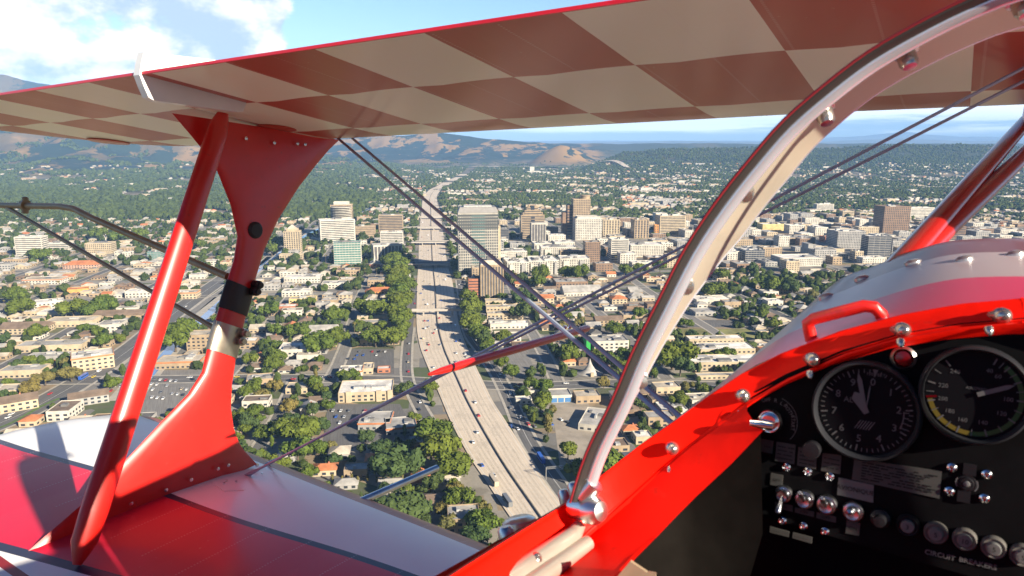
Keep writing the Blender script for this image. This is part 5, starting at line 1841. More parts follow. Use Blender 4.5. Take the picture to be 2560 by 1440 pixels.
overpass(667, 26, 'wide road bridge over the freeway beside the white finned block', 1018, 1168)
overpass(612, 20, 'freeway bridge with traffic, second from the far end', 1030, 1150)
overpass(575, 16, 'slim freeway bridge near the tan ribbon block', 1025, 1145)
overpass(548, 14, 'farthest thin bridge over the freeway', 1030, 1130)
overpass(789, 4.5, 'narrow footbridge across the freeway by the bend', 1030, 1160, h=7, deck=pave_m)

# sign gantry over the right hand lanes
a, b = gp(1365, 1200), gp(1560, 1180)
gx, gy = (a[0] + b[0]) / 2, (a[1] + b[1]) / 2
gw = math.hypot(b[0] - a[0], b[1] - a[1]) / 2
gt = tag(empty('sign_gantry', (gx, gy, 0), math.atan2(b[1] - a[1], b[0] - a[0])), 'steel sign gantry with green panels beside the freeway near the arch', 'road sign')
gal = mat('galvanised', (.42, .42, .40), .5, .6, var=.1)
for s_ in (-1, 1):
    MB().tube([(s_ * gw, 0, 0), (s_ * gw, 0, 8.2)], .22, 8).build('post', gal, gt)
mb = MB()
rg = [[(x, y, z) for y, z in ((-.45, 7.2), (.45, 7.2), (.45, 8.2), (-.45, 8.2))] for x in np.linspace(-gw, gw, 14)]
for z in (7.2, 8.2):
    for y in (-.45, .45):
        mb.tube([(-gw, y, z), (gw, y, z)], .09, 6)
mb.build('beam', gal, gt)
for x in (-.45, .35):
    MB().box(gw * x - 3, gw * x + 3, -.75, -.62, 6.2, 9.0).build('sign_panel', mat('sign_green', (.03, .16, .08), .5), gt)

# ------------------------------------------------------------------ labels that single each thing out
ORD = ['nearest', 'second', 'third', 'fourth', 'fifth', 'sixth', 'seventh', 'eighth', 'ninth', 'tenth', 'eleventh', 'twelfth', 'thirteenth', 'fourteenth', 'fifteenth', 'sixteenth', 'seventeenth', 'eighteenth', 'nineteenth', 'twentieth']
USED = set()


def whereis(x, y, land):
    dx, dy = x - land[1], y - land[2]
    if abs(dx) > abs(dy) * .8:
        return 'left of' if dx < 0 else 'right of'
    return 'beyond' if dy > 0 else 'in front of'


def label_all(items, group):
    """items: [object, phrase, x, y]; phrase plus the place beside the nearest landmark, ranked by distance from it"""
    buckets = {}
    for it in items:
        o, ph, x, y = it
        best = sorted(LAND, key=lambda l: (l[1] - x) ** 2 + (l[2] - y) ** 2)[0]
        buckets.setdefault((ph, whereis(x, y, best), best[0]), []).append((math.hypot(best[1] - x, best[2] - y), o))
    for (ph, wh, nm), lst in buckets.items():
        lst.sort(key=lambda t: t[0])
        for k, (_, o) in enumerate(lst):
            tail = f'{wh} {nm}'
            lab = f'{ph} {tail}' if len(lst) == 1 else (f'{ph}, {ORD[k]} nearest {tail}' if 0 < k < 20 else f'{ph}, nearest {tail}')
            o['label'] = lab
            o['group'] = group


POLY_COCKPIT = [(1100, 1440), (1450, 1235), (1700, 1045), (1950, 885), (2010, 790), (2240, 645), (2400, 600), (2600, 590), (2600, 1500), (1100, 1500)]
POLY_WING = [(-50, 1500), (-50, 1070), (430, 1042), (600, 1105), (1240, 1395), (1200, 1500)]


def inside(px, py, poly):
    c = False
    for i in range(len(poly)):
        (x0, y0), (x1, y1) = poly[i - 1], poly[i]
        if (y0 > py) != (y1 > py) and px < (x1 - x0) * (py - y0) / (y1 - y0) + x0:
            c = not c
    return c


def seen(x, y, z=3.0):
    px, py, zc = proj(x, y, z)
    return zc > 50 and -15 < px < 2575 and 300 < py < 1450 and not inside(px, py, POLY_COCKPIT) and not inside(px, py, POLY_WING)


# ------------------------------------------------------------------ the rest of the low city
rb = random.Random(21)
cand = []
PAL = [('white', 'white'), ('grey', 'beige'), ('white', 'grey'), ('cream', 'grey'), ('cream', 'beige'), ('cream', 'tile'), ('tan', 'beige'), ('tan', 'brown'), ('tan', 'grey'), ('grey', 'grey'), ('white', 'beige'), ('white', 'brown'), ('tan', 'grey'), ('brown', 'brown'), ('cream', 'white'), ('grey', 'dark')]


def is_downtown(x, y):
    u, v_ = (np.array([x, y]) - org) @ UX, (np.array([x, y]) - org) @ UY
    return (u > 60 and 0 < v_ < 800 and u < 1300)


for t in range(26000):
    # denser sampling close by
    Y = 255 + (rb.random() ** .75) * 1750
    X = rb.uniform(-1, 1) * (.80 * Y + 60)
    dt = is_downtown(X, Y)
    if dt:
        hw, hd, h = rb.uniform(9, 24), rb.uniform(8, 20), rb.choice((7, 8, 9, 11, 13, 15, 18, 21))
    else:
        big = rb.random()
        if big < .10: hw, hd, h = rb.uniform(11, 18), rb.uniform(8, 13), rb.choice((6, 7, 8, 9))
        elif big < .42: hw, hd, h = rb.uniform(7.5, 12), rb.uniform(5.5, 9), rb.choice((5, 6, 7, 8))
        else: hw, hd, h = rb.uniform(5, 8.5), rb.uniform(4.5, 7), rb.choice((4.5, 5, 5.5, 6))
    if X < -300 and Y > 1250 and rb.random() < .45:
        continue
    if rb.random() < .3: hw, hd = hd, hw
    th = GR + (R(38) if (X < -150 and Y < 560 and False) else 0)
    if not free(X, Y, hw + 1.8, hd + 2.2, th):
        continue
    mark(OCC, X, Y, hw + 1.2, hd + 1.2, th)
    wl, rf = rb.choice(PAL)
    if dt: wl, rf = rb.choice([('white', 'white'), ('white', 'grey'), ('grey', 'grey'), ('cream', 'grey'), ('tan', 'beige'), ('brown', 'grey'), ('white', 'beige')])
    kind = 'flat' if (hw > 9 or dt or rb.random() < .25) else rb.choice(('gable', 'hip', 'hip'))
    if kind != 'flat' and rf in ('white',): rf = rb.choice(('grey', 'brown', 'beige', 'tile'))
    zc = proj(X, Y, h)[2]
    vis = seen(X, Y, h)
    cand.append((hw * (hd * .5 + h) / zc ** 2 * (1 if vis else 0), X, Y, hw, hd, h, wl, rf, kind, th))
cand.sort(key=lambda c: -c[0])
NB = 205
items = []
KW = {'flat': 'flat roofed', 'gable': 'gabled', 'hip': 'hipped roof'}
ROOFW = {'white': 'white', 'grey': 'grey', 'tan': 'tan', 'brown': 'brown', 'tile': 'terracotta', 'dark': 'dark', 'beige': 'beige'}
for sc_, X, Y, hw, hd, h, wl, rf, kind, th in cand[:NB]:
    root = empty('low_building', (X, Y, 0), th)
    root['category'] = 'building'
    low_parts(root, hw, hd, h, wl, rf, kind, None, 3 if hw > 10 else 1, int(abs(X * 3 + Y)))
    size = 'wide' if hw > 12 else ('small' if hw < 7 else 'low')
    if h > 10: size = 'tall'
    rfw = f'{ROOFW[rf]} {"flat" if kind == "flat" else kind + "ped" if kind == "hip" else "gabled"} roof'
    items.append((root, f'{size} {wl} house with {rfw}' if h < 7 else f'{size} {wl} block with {rfw}', X, Y))
label_all(items, 'low buildings of the town')
# the many smaller ones behind
WK, RK = list(WALLS), list(ROOFS)
MATS = [WALLS[k] for k in WK] + [ROOFS[k] for k in RK] + [glass, trim_m, trim_d]
GI, UI = len(WK) + len(RK), len(WK) + len(RK) + 1
mb = MB()


def cheap_building(mb, X, Y, zg, hw, hd, h, wl, rf, kind, th, win=True):
    fr = fr_of(X, Y, th)
    q = lambda x, y, z: fr(x, y, z + zg)
    wi, ri = WK.index(wl), len(WK) + RK.index(rf)
    e = h - (0 if kind == 'flat' else 1.6)
    P = [(-hw, -hd), (hw, -hd), (hw, hd), (-hw, hd)]
    mb.add([q(a, b, z) for z in (-1.5, e) for a, b in P], [(0, 1, 5, 4), (1, 2, 6, 5), (2, 3, 7, 6), (3, 0, 4, 7)], wi)
    if kind == 'flat':
        mb.add([q(a * .97, b * .97, e - .5) for a, b in P], [(0, 1, 2, 3)], ri)
        if hw > 6:
            for k in range(2 if hw < 14 else 4):
                x, y = rb.uniform(-.6, .6) * hw, rb.uniform(-.6, .6) * hd
                s_ = rb.uniform(.8, 2.2)
                mb.box(x - s_, x + s_, y - s_ * .7, y + s_ * .7, e - .5, e + rb.uniform(.4, 1.6), UI + k % 2, q, False)
    else:
        a, b = hw + .6, hd + .6; rh = min(hw, hd) * .45
        if hw >= hd:
            k = a - (0 if kind == 'gable' else min(a, b) * .9)
            r = [(-k, 0), (k, 0)]
            p = [q(x, y, e) for x, y in ((-a, -b), (a, -b), (a, b), (-a, b))] + [q(x, y, e + rh) for x, y in r]
            mb.add(p, [(0, 1, 5, 4), (2, 3, 4, 5)], ri); mb.add([p[0], p[4], p[3]], [(0, 1, 2)], ri if kind == 'hip' else wi); mb.add([p[1], p[2], p[5]], [(0, 1, 2)], ri if kind == 'hip' else wi)
        else:
            k = b - (0 if kind == 'gable' else min(a, b) * .9)
            p = [q(x, y, e) for x, y in ((-a, -b), (a, -b), (a, b), (-a, b))] + [q(0, -k, e + rh), q(0, k, e + rh)]
            mb.add(p, [(0, 4, 5, 3), (1, 2, 5, 4)], ri); mb.add([p[0], p[1], p[4]], [(0, 1, 2)], ri if kind == 'hip' else wi); mb.add([p[2], p[3], p[5]], [(0, 1, 2)], ri if kind == 'hip' else wi)
    if win:
        n = max(1, int((h - 1.0) / 3.2)); fh = (h - 1.8) / n
        for k in range(n):
            z0 = .9 + fh * k; z1 = z0 + min(1.5, fh * .6)
            for (ax, ay, bx, by) in ((-hw, -hd - .06, hw, -hd - .06), (hw + .06, -hd, hw + .06, hd), (-hw - .06, hd, -hw - .06, -hd)):
                L = math.hypot(bx - ax, by - ay); c_ = max(2, int(L / 4.5))
                for j in range(c_):
                    t0, t1 = (j + .25) / c_, (j + .75) / c_
                    mb.add([q(ax + (bx - ax) * t, ay + (by - ay) * t, z) for t, z in ((t0, z0), (t1, z0), (t1, z1), (t0, z1))], [(0, 1, 2, 3)], GI)


for sc_, X, Y, hw, hd, h, wl, rf, kind, th in cand[NB:]:
    cheap_building(mb, X, Y, 0, hw, hd, h, wl, rf, kind, th, win=abs(X) < .75 * Y)
tag(mb.build('town_buildings', MATS), kind='stuff')
# houses far out, on the valley floor and up the slopes
FMY = [-p_[1] for p_ in FM]
mb = MB()
n_far = 0
tri = []
for t in range(30000):
    Y = 1900 + (rb.random() ** 1.1) * 3300
    X = rb.uniform(-.82, .82) * Y
    u, v_ = (np.array([X, Y]) - org) @ UX, (np.array([X, Y]) - org) @ UY
    u = round(u / 19) * 19 + rb.uniform(-2, 2)
    if (u + 4000) % 190 < 16: continue
    row = round(v_ / 38)
    v_ = (row // 2) * 76 + (row % 2) * 29 + rb.uniform(-2, 2)
    tri.append((*(org + UX * u + UY * v_), (round(u / 19), row)))
TX, TY = np.array([t[0] for t in tri]), np.array([t[1] for t in tri])
TZ = terrain(TX, TY); TN = vnoise(TX / 260, TY / 260, 3)
taken = set()
for (X, Y, key), zg, tn in zip(tri, TZ, TN):
    leftwood = X < -420 - (Y - 1900) * .12
    p = .80 * (1 if Y < 2600 else .80 if Y < 3600 else .45)
    if leftwood: p *= .28
    if rb.random() > p * (.40 + 1.1 * tn) or key in taken or Y < 1880:
        continue
    taken.add(key)
    if zg > 70 or (Y > 4600 and rb.random() < .6): continue
    k = np.searchsorted(FMY, -Y)
    if abs(X - FM[min(k, len(FM) - 1)][0]) < 34: continue
    wl, rf = rb.choice(PAL[:12])
    if rb.random() < .05:
        hw, hd, h, kind = rb.uniform(14, 32), rb.uniform(10, 13), rb.choice((7, 8, 10)), 'flat'
    else:
        hw, hd, h, kind = rb.uniform(5.5, 8.8), rb.uniform(5, 8), rb.choice((5, 6, 7)), rb.choice(('hip', 'gable', 'hip'))
        if kind != 'flat' and rf == 'white': rf = rb.choice(('grey', 'grey', 'brown'))
    cheap_building(mb, float(X), float(Y), float(zg), hw, hd, h, wl, rf, kind, GR, win=False)
    n_far += 1
tag(mb.build('far_houses', MATS), kind='stuff')
# road bridge and freeway curving past the brown cone hill
l_ = smooth_line([gp(1180, 426), gp(1300, 427), gp(1450, 428), gp(1510, 430), gp(1545, 434), gp(1570, 440)], 5)
ribbon('freeway', offset(l_, -16), offset(l_, 16), 12, concrete_m)

# ------------------------------------------------------------------ trees
def foliage(name, lo, hi, island=True):
    def fn(T, b):
        if island:
            r_ = T.new('ShaderNodeNewGeometry').outputs['Random Per Island']
        else:
            r_ = T.new('ShaderNodeObjectInfo').outputs['Random']
        o = T.new('ShaderNodeTexCoord').outputs['Object']
        rnd = T.new('ShaderNodeObjectInfo').outputs['Random']
        c = T.mix(r_, lo, hi)
        c = T.mix(T.m('MULTIPLY', rnd, .45), c, (hi[0] * 1.35, hi[1] * 1.02, hi[2] * .7))
        T.put(b.inputs['Base Color'], c)
    return node_mat(name, fn, .75, .15)


leaf_a = foliage('leaf_green', (.036, .064, .009), (.098, .138, .022))
leaf_b = foliage('leaf_dark', (.030, .055, .018), (.060, .095, .030))
leaf_c = foliage('leaf_olive', (.085, .085, .028), (.150, .140, .045))
wood_leaf = foliage('woodland_green', (.012, .025, .008), (.054, .080, .018))
bark = mat('bark', (.11, .085, .06), .95, var=.3, scale=2)


def ico(sub):
    t = (1 + 5 ** .5) / 2
    v = [(-1, t, 0), (1, t, 0), (-1, -t, 0), (1, -t, 0), (0, -1, t), (0, 1, t), (0, -1, -t), (0, 1, -t), (t, 0, -1), (t, 0, 1), (-t, 0, -1), (-t, 0, 1)]
    v = [np.array(p) / np.linalg.norm(p) for p in v]
    f = [(0, 11, 5), (0, 5, 1), (0, 1, 7), (0, 7, 10), (0, 10, 11), (1, 5, 9), (5, 11, 4), (11, 10, 2), (10, 7, 6), (7, 1, 8), (3, 9, 4), (3, 4, 2), (3, 2, 6), (3, 6, 8), (3, 8, 9), (4, 9, 5), (2, 4, 11), (6, 2, 10), (8, 6, 7), (9, 8, 1)]
    for _ in range(sub):
        cache, nf = {}, []
        def mid(a, b):
            k = (min(a, b), max(a, b))
            if k not in cache:
                m_ = v[a] + v[b]; v.append(m_ / np.linalg.norm(m_)); cache[k] = len(v) - 1
            return cache[k]
        for a, b, c in f:
            x, y, z = mid(a, b), mid(b, c), mid(c, a)
            nf += [(a, x, z), (b, y, x), (c, z, y), (x, y, z)]
        f = nf
    return np.array(v), np.array(f)


ICO0, ICO1, ICO2 = ico(0), ico(1), ico(2)


def crown_mesh(seed, shape='round', n_leaf=1500, leaf=.13):
    """unit crown: lumpy boughs thick with leaf sprays, gaps between the boughs"""
    r_ = np.random.default_rng(seed)
    lobes = []
    n = {'round': 13, 'oval': 7, 'wide': 16}[shape]
    for k in range(n):
        if shape == 'round': c = r_.normal(0, .36, 3); c[2] = abs(c[2]) * .8 - .12; rad = r_.uniform(.34, .52)
        elif shape == 'wide': c = np.array([r_.uniform(-.66, .66), r_.uniform(-.66, .66), r_.uniform(-.05, .32)]); rad = r_.uniform(.30, .46)
        else: c = np.array([r_.normal(0, .12), r_.normal(0, .12), -.6 + 1.2 * k / n]); rad = r_.uniform(.30, .42) * (1 - .4 * abs(k / n - .45))
        lobes.append((c, rad))
    V, F = [], []
    o = 0
    for c, rad in lobes:
        v, f = ICO1
        jit = 1 + r_.normal(0, .10, (len(v), 1))
        V.append(c + v * rad * .86 * jit); F.append(f + o); o += len(v)
    Vt = np.concatenate(V); Ft = np.concatenate(F)
    P, N = [], []
    per = n_leaf // n
    for c, rad in lobes:
        d = r_.normal(0, 1, (per, 3)); d /= np.linalg.norm(d, axis=1)[:, None]
        P.append(c + d * rad * r_.uniform(.82, 1.16, (per, 1))); N.append(d)
    P, N = np.concatenate(P), np.concatenate(N)
    N = N + r_.normal(0, .45, N.shape); N /= np.linalg.norm(N, axis=1)[:, None]
    a = np.cross(N, r_.normal(0, 1, N.shape)); a /= np.linalg.norm(a, axis=1)[:, None]
    b = np.cross(N, a)
    s = leaf * r_.uniform(.55, 1.15, (len(P), 1))
    q = np.stack([P - a * s, P - b * s * .7, P + a * s, P + b * s * .7], 1).reshape(-1, 3)
    fq = np.arange(len(q)).reshape(-1, 4)
    tri = np.concatenate([fq[:, [0, 1, 2]], fq[:, [0, 2, 3]]]) + len(Vt)
    return np.concatenate([Vt, q]), np.concatenate([Ft, tri])


CROWNS = {}
for shape, ns in (('round', 5), ('wide', 4), ('oval', 3)):
    for k in range(ns):
        v, f = crown_mesh(40 + k + len(shape), shape)
        for mn, mm in (('a', leaf_a), ('b', leaf_b), ('c', leaf_c)):
            o = np_mesh('crown', v, f, [mm])
            CROWNS[(shape, k, mn)] = o.data
            bpy.data.objects.remove(o)
TRUNKS = []
for k in range(3):
    mb = MB()
    r_ = random.Random(k)
    mb.tube([(0, 0, -.02), (.01, 0, .2), (r_.uniform(-.04, .04), .02, .5), (r_.uniform(-.06, .06), r_.uniform(-.05, .05), .8)], [.055, .042, .034, .02], 7)
    for j in range(3):
        a = j * 2.1 + k
        mb.tube([(0, 0, .35), (math.cos(a) * .12, math.sin(a) * .12, .58), (math.cos(a) * .26, math.sin(a) * .26, .78)], [.028, .02, .010], 5)
    o = mb.build('trunk', bark, None, True); TRUNKS.append(o.data); bpy.data.objects.remove(o)
rt = random.Random(5)


def add_tree(x, y, rad, hgt, shape, tone, name='tree', zg=0.0):
    """tree of crown radius rad and total height hgt"""
    root = empty(name, (x, y, zg), rt.uniform(0, 6.28))
    root['category'] = 'tree'
    t = bpy.data.objects.new('trunk', rt.choice(TRUNKS)); C.objects.link(t); t.parent = root
    t.scale = (rad * 1.3, rad * 1.3, hgt * .62)
    k = rt.randrange({'round': 5, 'wide': 4, 'oval': 3}[shape])
    c = bpy.data.objects.new('crown', CROWNS[(shape, k, tone)]); C.objects.link(c); c.parent = root
    ch = hgt * .80
    zs = ch / {'round': 1.65, 'wide': 1.30, 'oval': 1.75}[shape]
    c.location = (0, 0, hgt - zs * {'round': .95, 'wide': .72, 'oval': .88}[shape])
    c.scale = (rad, rad, zs)
    return root


TONE = {'a': 'green', 'b': 'dark green', 'c': 'olive'}
SHP = {'round': 'round', 'wide': 'broad', 'oval': 'narrow'}
items = []
# surveyed big trees: base column, base row, crown radius in pixels, shape, tone
BIG = [(745, 1112, 52, 'wide', 'a'), (745, 1150, 36, 'round', 'a'), (660, 1100, 26, 'round', 'a'), (990, 1205, 66, 'wide', 'b'), (1005, 1320, 66, 'wide', 'b'), (1095, 1120, 48, 'round', 'a'), (1105, 1165, 52, 'round', 'a'), (1130, 1200, 42, 'round', 'a'), (1155, 1270, 36, 'round', 'a'), (1215, 1335, 40, 'round', 'a'), (1180, 1365, 34, 'round', 'b'),
       (925, 800, 40, 'wide', 'a'), (1000, 815, 30, 'round', 'a'), (1000, 770, 30, 'round', 'a'), (1003, 735, 28, 'round', 'a'), (1000, 705, 26, 'round', 'a'), (996, 682, 24, 'round', 'a'), (994, 664, 22, 'round', 'a'), (800, 888, 44, 'wide', 'a'), (838, 868, 30, 'round', 'a'), (835, 810, 26, 'round', 'a'), (985, 870, 32, 'round', 'a'), (940, 868, 30, 'round', 'a'), (745, 848, 30, 'wide', 'a'), (672, 795, 24, 'round', 'a'), (690, 845, 22, 'round', 'a'),
       (1172, 830, 32, 'round', 'a'), (1170, 795, 30, 'round', 'a'), (1200, 858, 24, 'round', 'a'), (1216, 880, 22, 'round', 'a'), (1258, 862, 22, 'round', 'a'), (1300, 800, 26, 'round', 'b'), (1310, 765, 30, 'wide', 'b'), (1345, 700, 24, 'round', 'a'), (1345, 720, 20, 'round', 'a'), (1415, 700, 20, 'round', 'a'), (1450, 705, 26, 'round', 'a'), (1420, 910, 30, 'round', 'a'), (1440, 880, 24, 'round', 'a'), (1520, 920, 24, 'round', 'a'), (1360, 985, 26, 'wide', 'a'), (1330, 980, 22, 'round', 'a'), (1350, 1030, 24, 'round', 'a'), (1370, 1090, 22, 'oval', 'c'), (1420, 1150, 26, 'round', 'a'), (1255, 925, 20, 'round', 'a'),
       (1680, 925, 52, 'round', 'a'), (1700, 940, 34, 'round', 'b'), (1520, 1220, 60, 'round', 'a'), (1450, 1200, 30, 'round', 'a'), (1700, 1020, 24, 'round', 'a'), (1530, 840, 22, 'round', 'a'), (1600, 800, 20, 'round', 'a'), (1560, 690, 18, 'round', 'a'), (1650, 680, 18, 'round', 'a'), (1600, 690, 20, 'round', 'a'), (1780, 745, 28, 'round', 'a'), (1925, 735, 28, 'round', 'a'), (1978, 738, 24, 'round', 'b'), (1800, 700, 22, 'wide', 'a'), (1880, 690, 18, 'round', 'b'), (1900, 800, 18, 'round', 'a'),
       (260, 790, 32, 'round', 'a'), (185, 795, 36, 'wide', 'a'), (230, 795, 26, 'round', 'a'), (60, 790, 34, 'wide', 'a'), (40, 760, 26, 'round', 'a'), (90, 850, 24, 'round', 'a'), (440, 880, 44, 'round', 'a'), (470, 850, 34, 'round', 'a'), (255, 870, 22, 'round', 'a'), (170, 925, 18, 'round', 'c'), (115, 965, 26, 'wide', 'c'), (180, 955, 24, 'round', 'c'), (300, 610, 26, 'wide', 'a'), (250, 600, 24, 'wide', 'a'), (350, 600, 22, 'wide', 'a'), (100, 655, 26, 'wide', 'a'), (500, 625, 18, 'round', 'a'), (680, 640, 24, 'wide', 'a'), (690, 625, 22, 'round', 'a'),
       (815, 1005, 16, 'round', 'b'), (795, 985, 16, 'round', 'a'), (615, 1000, 20, 'round', 'a'), (635, 1045, 20, 'round', 'a'), (640, 970, 16, 'round', 'a'), (860, 955, 20, 'wide', 'a'), (880, 950, 16, 'round', 'a'), (790, 950, 10, 'oval', 'c'), (590, 1060, 20, 'round', 'a'), (705, 1180, 24, 'round', 'a'), (770, 1200, 22, 'round', 'a'), (815, 1080, 18, 'round', 'b'), (915, 1110, 20, 'round', 'b'), (1110, 1290, 24, 'wide', 'c'), (1125, 1330, 28, 'wide', 'c'), (1060, 1330, 26, 'round', 'b'), (1205, 1290, 24, 'wide', 'c'), (1040, 1060, 16, 'round', 'a'), (1140, 1240, 22, 'wide', 'c')]
for k, y in enumerate(range(652, 850, 15)):
    BIG.append((int(np.interp(y, [650, 700, 760, 850], [992, 999, 1003, 1006])) - (k % 2) * 12, y + 6, 20 + (k * 7) % 9, 'round', 'a'))
for k, y in enumerate(range(742, 900, 15)):
    BIG.append((int(np.interp(y, [740, 800, 850, 900], [1166, 1174, 1196, 1232])) + (k % 2) * 10, y + 4, 17 + (k * 5) % 9, 'round', 'ab'[k % 3 == 2]))
for k in range(9):
    BIG.append((832 + k * 21 + (k % 3) * 3, 1206 + (k % 2) * 5, 7, 'oval', 'c'))
for px, py, pr, shape, tone in BIG:
    py = min(py, 1432)
    x, y = gp(px, py)
    zc = proj(x, y, 0)[2]
    rad = pr * zc / FPX
    hg = rad * {'round': 1.7, 'wide': 1.25, 'oval': 2.6}[shape] + 1.5
    o = add_tree(x, y, rad, hg, shape, tone)
    mark(TRE, x, y, rad * .9, rad * .9, 0)
    items.append((o, f'{"large" if rad > 7.5 else "small" if rad < 4 else "medium"} {SHP[shape]} {TONE[tone]} tree', x, y))
# further trees: in clumps, along the streets, in gardens
tc2 = []
SY = 250 + (rng.random(26000) ** .8) * 1700
SX = rng.uniform(-1, 1, 26000) * (.80 * SY + 60)
SD = vnoise(SX / 55, SY / 55, 77) * .8 + vnoise(SX / 190, SY / 190, 78) * .6
for X, Y, dens in zip(SX.tolist(), SY.tolist(), SD.tolist()):
    dt = is_downtown(X, Y)
    thr = .92 if dt else .62
    if X < -250 and Y > 1150: thr -= .15
    if dens < thr: continue
    rad = rt.choice((2.2, 2.8, 3.2, 3.8, 4.6, 5.6, 6.6)) * (1 if dens < .9 else 1.15)
    ix, iy = int((X - OX) / OC), int((Y - OY) / OC)
    if not (0 <= ix < OCC.shape[1] and 0 <= iy < OCC.shape[0]) or OCC[iy, ix]: continue
    if mark(TRE, X, Y, rad * .55, rad * .55, 0, None) or mark(OCC, X, Y, rad * .35, rad * .35, 0, None): continue
    mark(TRE, X, Y, rad * .6, rad * .6, 0)
    u = rt.random()
    shape = 'oval' if u < .16 else ('wide' if u < .45 else 'round')
    if shape == 'oval': rad = min(rad, 2.8)
    tone = rt.choice('aaaabbc')
    hg = rad * {'round': 1.75, 'wide': 1.3, 'oval': 3.2}[shape] + 1.5
    zc = proj(X, Y, hg)[2]
    tc2.append((rad * hg / zc ** 2 * (1 if seen(X, Y, hg) else 0), X, Y, rad, hg, shape, tone))
tc2.sort(key=lambda c: -c[0])
NT_ = 300 - len(BIG)
for s_, X, Y, rad, hg, shape, tone in tc2[:NT_]:
    o = add_tree(X, Y, rad, hg, shape, tone)
    items.append((o, f'{"large" if rad > 6 else "small" if rad < 3.5 else "medium"} {SHP[shape]} {TONE[tone]} tree', X, Y))
label_all(items, 'trees of the town')
# fan palms along the streets
mb = MB(); mb.tube([(0, 0, -.3), (.1, .05, 5), (.25, .1, 10), (.3, .1, 13)], [.32, .24, .2, .18], 7)
o = mb.build('trunk', bark, None, True); PALM_T = o.data; bpy.data.objects.remove(o)
mb = MB(); r_ = random.Random(3)
for k in range(26):
    a = k * 2.4; up_ = r_.uniform(-.5, 1.0); L_ = r_.uniform(1.9, 2.6)
    ca, sa = math.cos(a), math.sin(a)
    pts = [(.3 + ca * L_ * t, .1 + sa * L_ * t, 13 + up_ * 1.5 * t - 1.5 * t * t) for t in (0, .4, .75, 1)]
    wv = (.12, .5, .45, .05)
    mb.loft([[(p[0] - sa * w_, p[1] + ca * w_, p[2] - .08), p, (p[0] + sa * w_, p[1] - ca * w_, p[2] - .08)] for p, w_ in zip(pts, wv)], closed=False)
o = mb.build('crown', leaf_c, None); PALM_C = o.data; bpy.data.objects.remove(o)
items = []
for t in range(900):
    if len(items) >= 54: break
    u0 = rt.choice((-640, -520, -400, -290, -190, -98, 95, 190, 290)); v0 = rt.uniform(-460, 560)
    x, y = gpt(u0 + rt.choice((-8, 8)), v0)
    if y < 280 or not seen(x, y, 8) or any(math.hypot(x - i[2], y - i[3]) < 9 for i in items): continue
    s_ = rt.uniform(.75, 1.15)
    root = empty('palm_tree', (x, y, 0), rt.uniform(0, 6)); root.scale = (s_, s_, s_); root['category'] = 'palm tree'
    for nm, me in (('trunk', PALM_T), ('crown', PALM_C)):
        c = bpy.data.objects.new(nm, me); C.objects.link(c); c.parent = root
    items.append((root, 'tall slim palm' if s_ > .95 else 'short slim palm', x, y))
label_all(items, 'palms along the streets')


def wood(name, T_, base, mats, leafy=0, seed=1, flat=.85):
    """many trees as one mass: T_ rows of x, y, z, radius, height"""
    r_ = np.random.default_rng(seed)
    bv, bf = base
    n = len(T_); nv = len(bv)
    jit = 1 + r_.normal(0, .17, (n, nv, 1))
    V = bv[None] * jit
    V = V * np.stack([T_[:, 3], T_[:, 3], T_[:, 4] * .5], -1)[:, None, :]
    V[:, :, 2] += (T_[:, 2] + T_[:, 4] * .48)[:, None]
    V[:, :, 0] += T_[:, 0][:, None]; V[:, :, 1] += T_[:, 1][:, None]
    F = bf[None] + (np.arange(n) * nv)[:, None, None]
    V, F = V.reshape(-1, 3), F.reshape(-1, 3)
    if leafy:
        d = r_.normal(0, 1, (n, leafy, 3)); d[:, :, 2] = np.abs(d[:, :, 2]) * .9 - .15
        d /= np.linalg.norm(d, axis=2)[:, :, None]
        P = d * np.stack([T_[:, 3], T_[:, 3], T_[:, 4] * .5], -1)[:, None, :] * r_.uniform(.9, 1.15, (n, leafy, 1))
        P[:, :, 2] += (T_[:, 2] + T_[:, 4] * .48)[:, None]; P[:, :, 0] += T_[:, 0][:, None]; P[:, :, 1] += T_[:, 1][:, None]
        N = d + r_.normal(0, .5, d.shape)
        a = np.cross(N, r_.normal(0, 1, d.shape)); a /= np.linalg.norm(a, axis=2)[:, :, None]
        b = np.cross(N, a); b /= np.linalg.norm(b, axis=2)[:, :, None]
        s = (T_[:, 3] * .24)[:, None, None] * r_.uniform(.6, 1.2, (n, leafy, 1))
        q = np.stack([P - a * s, P + b * s * .8, P + a * s], 2).reshape(-1, 3)
        fq = np.arange(len(q)).reshape(-1, 3) + len(V)
        V, F = np.concatenate([V, q]), np.concatenate([F, fq])
    return tag(np_mesh(name, V, F, mats), kind='stuff')


M = np.array([(X, Y, 0, rad, hg) for s_, X, Y, rad, hg, sh, to in tc2[NT_:]])
wood('town_trees', M, ICO1, [wood_leaf], leafy=46, seed=3)
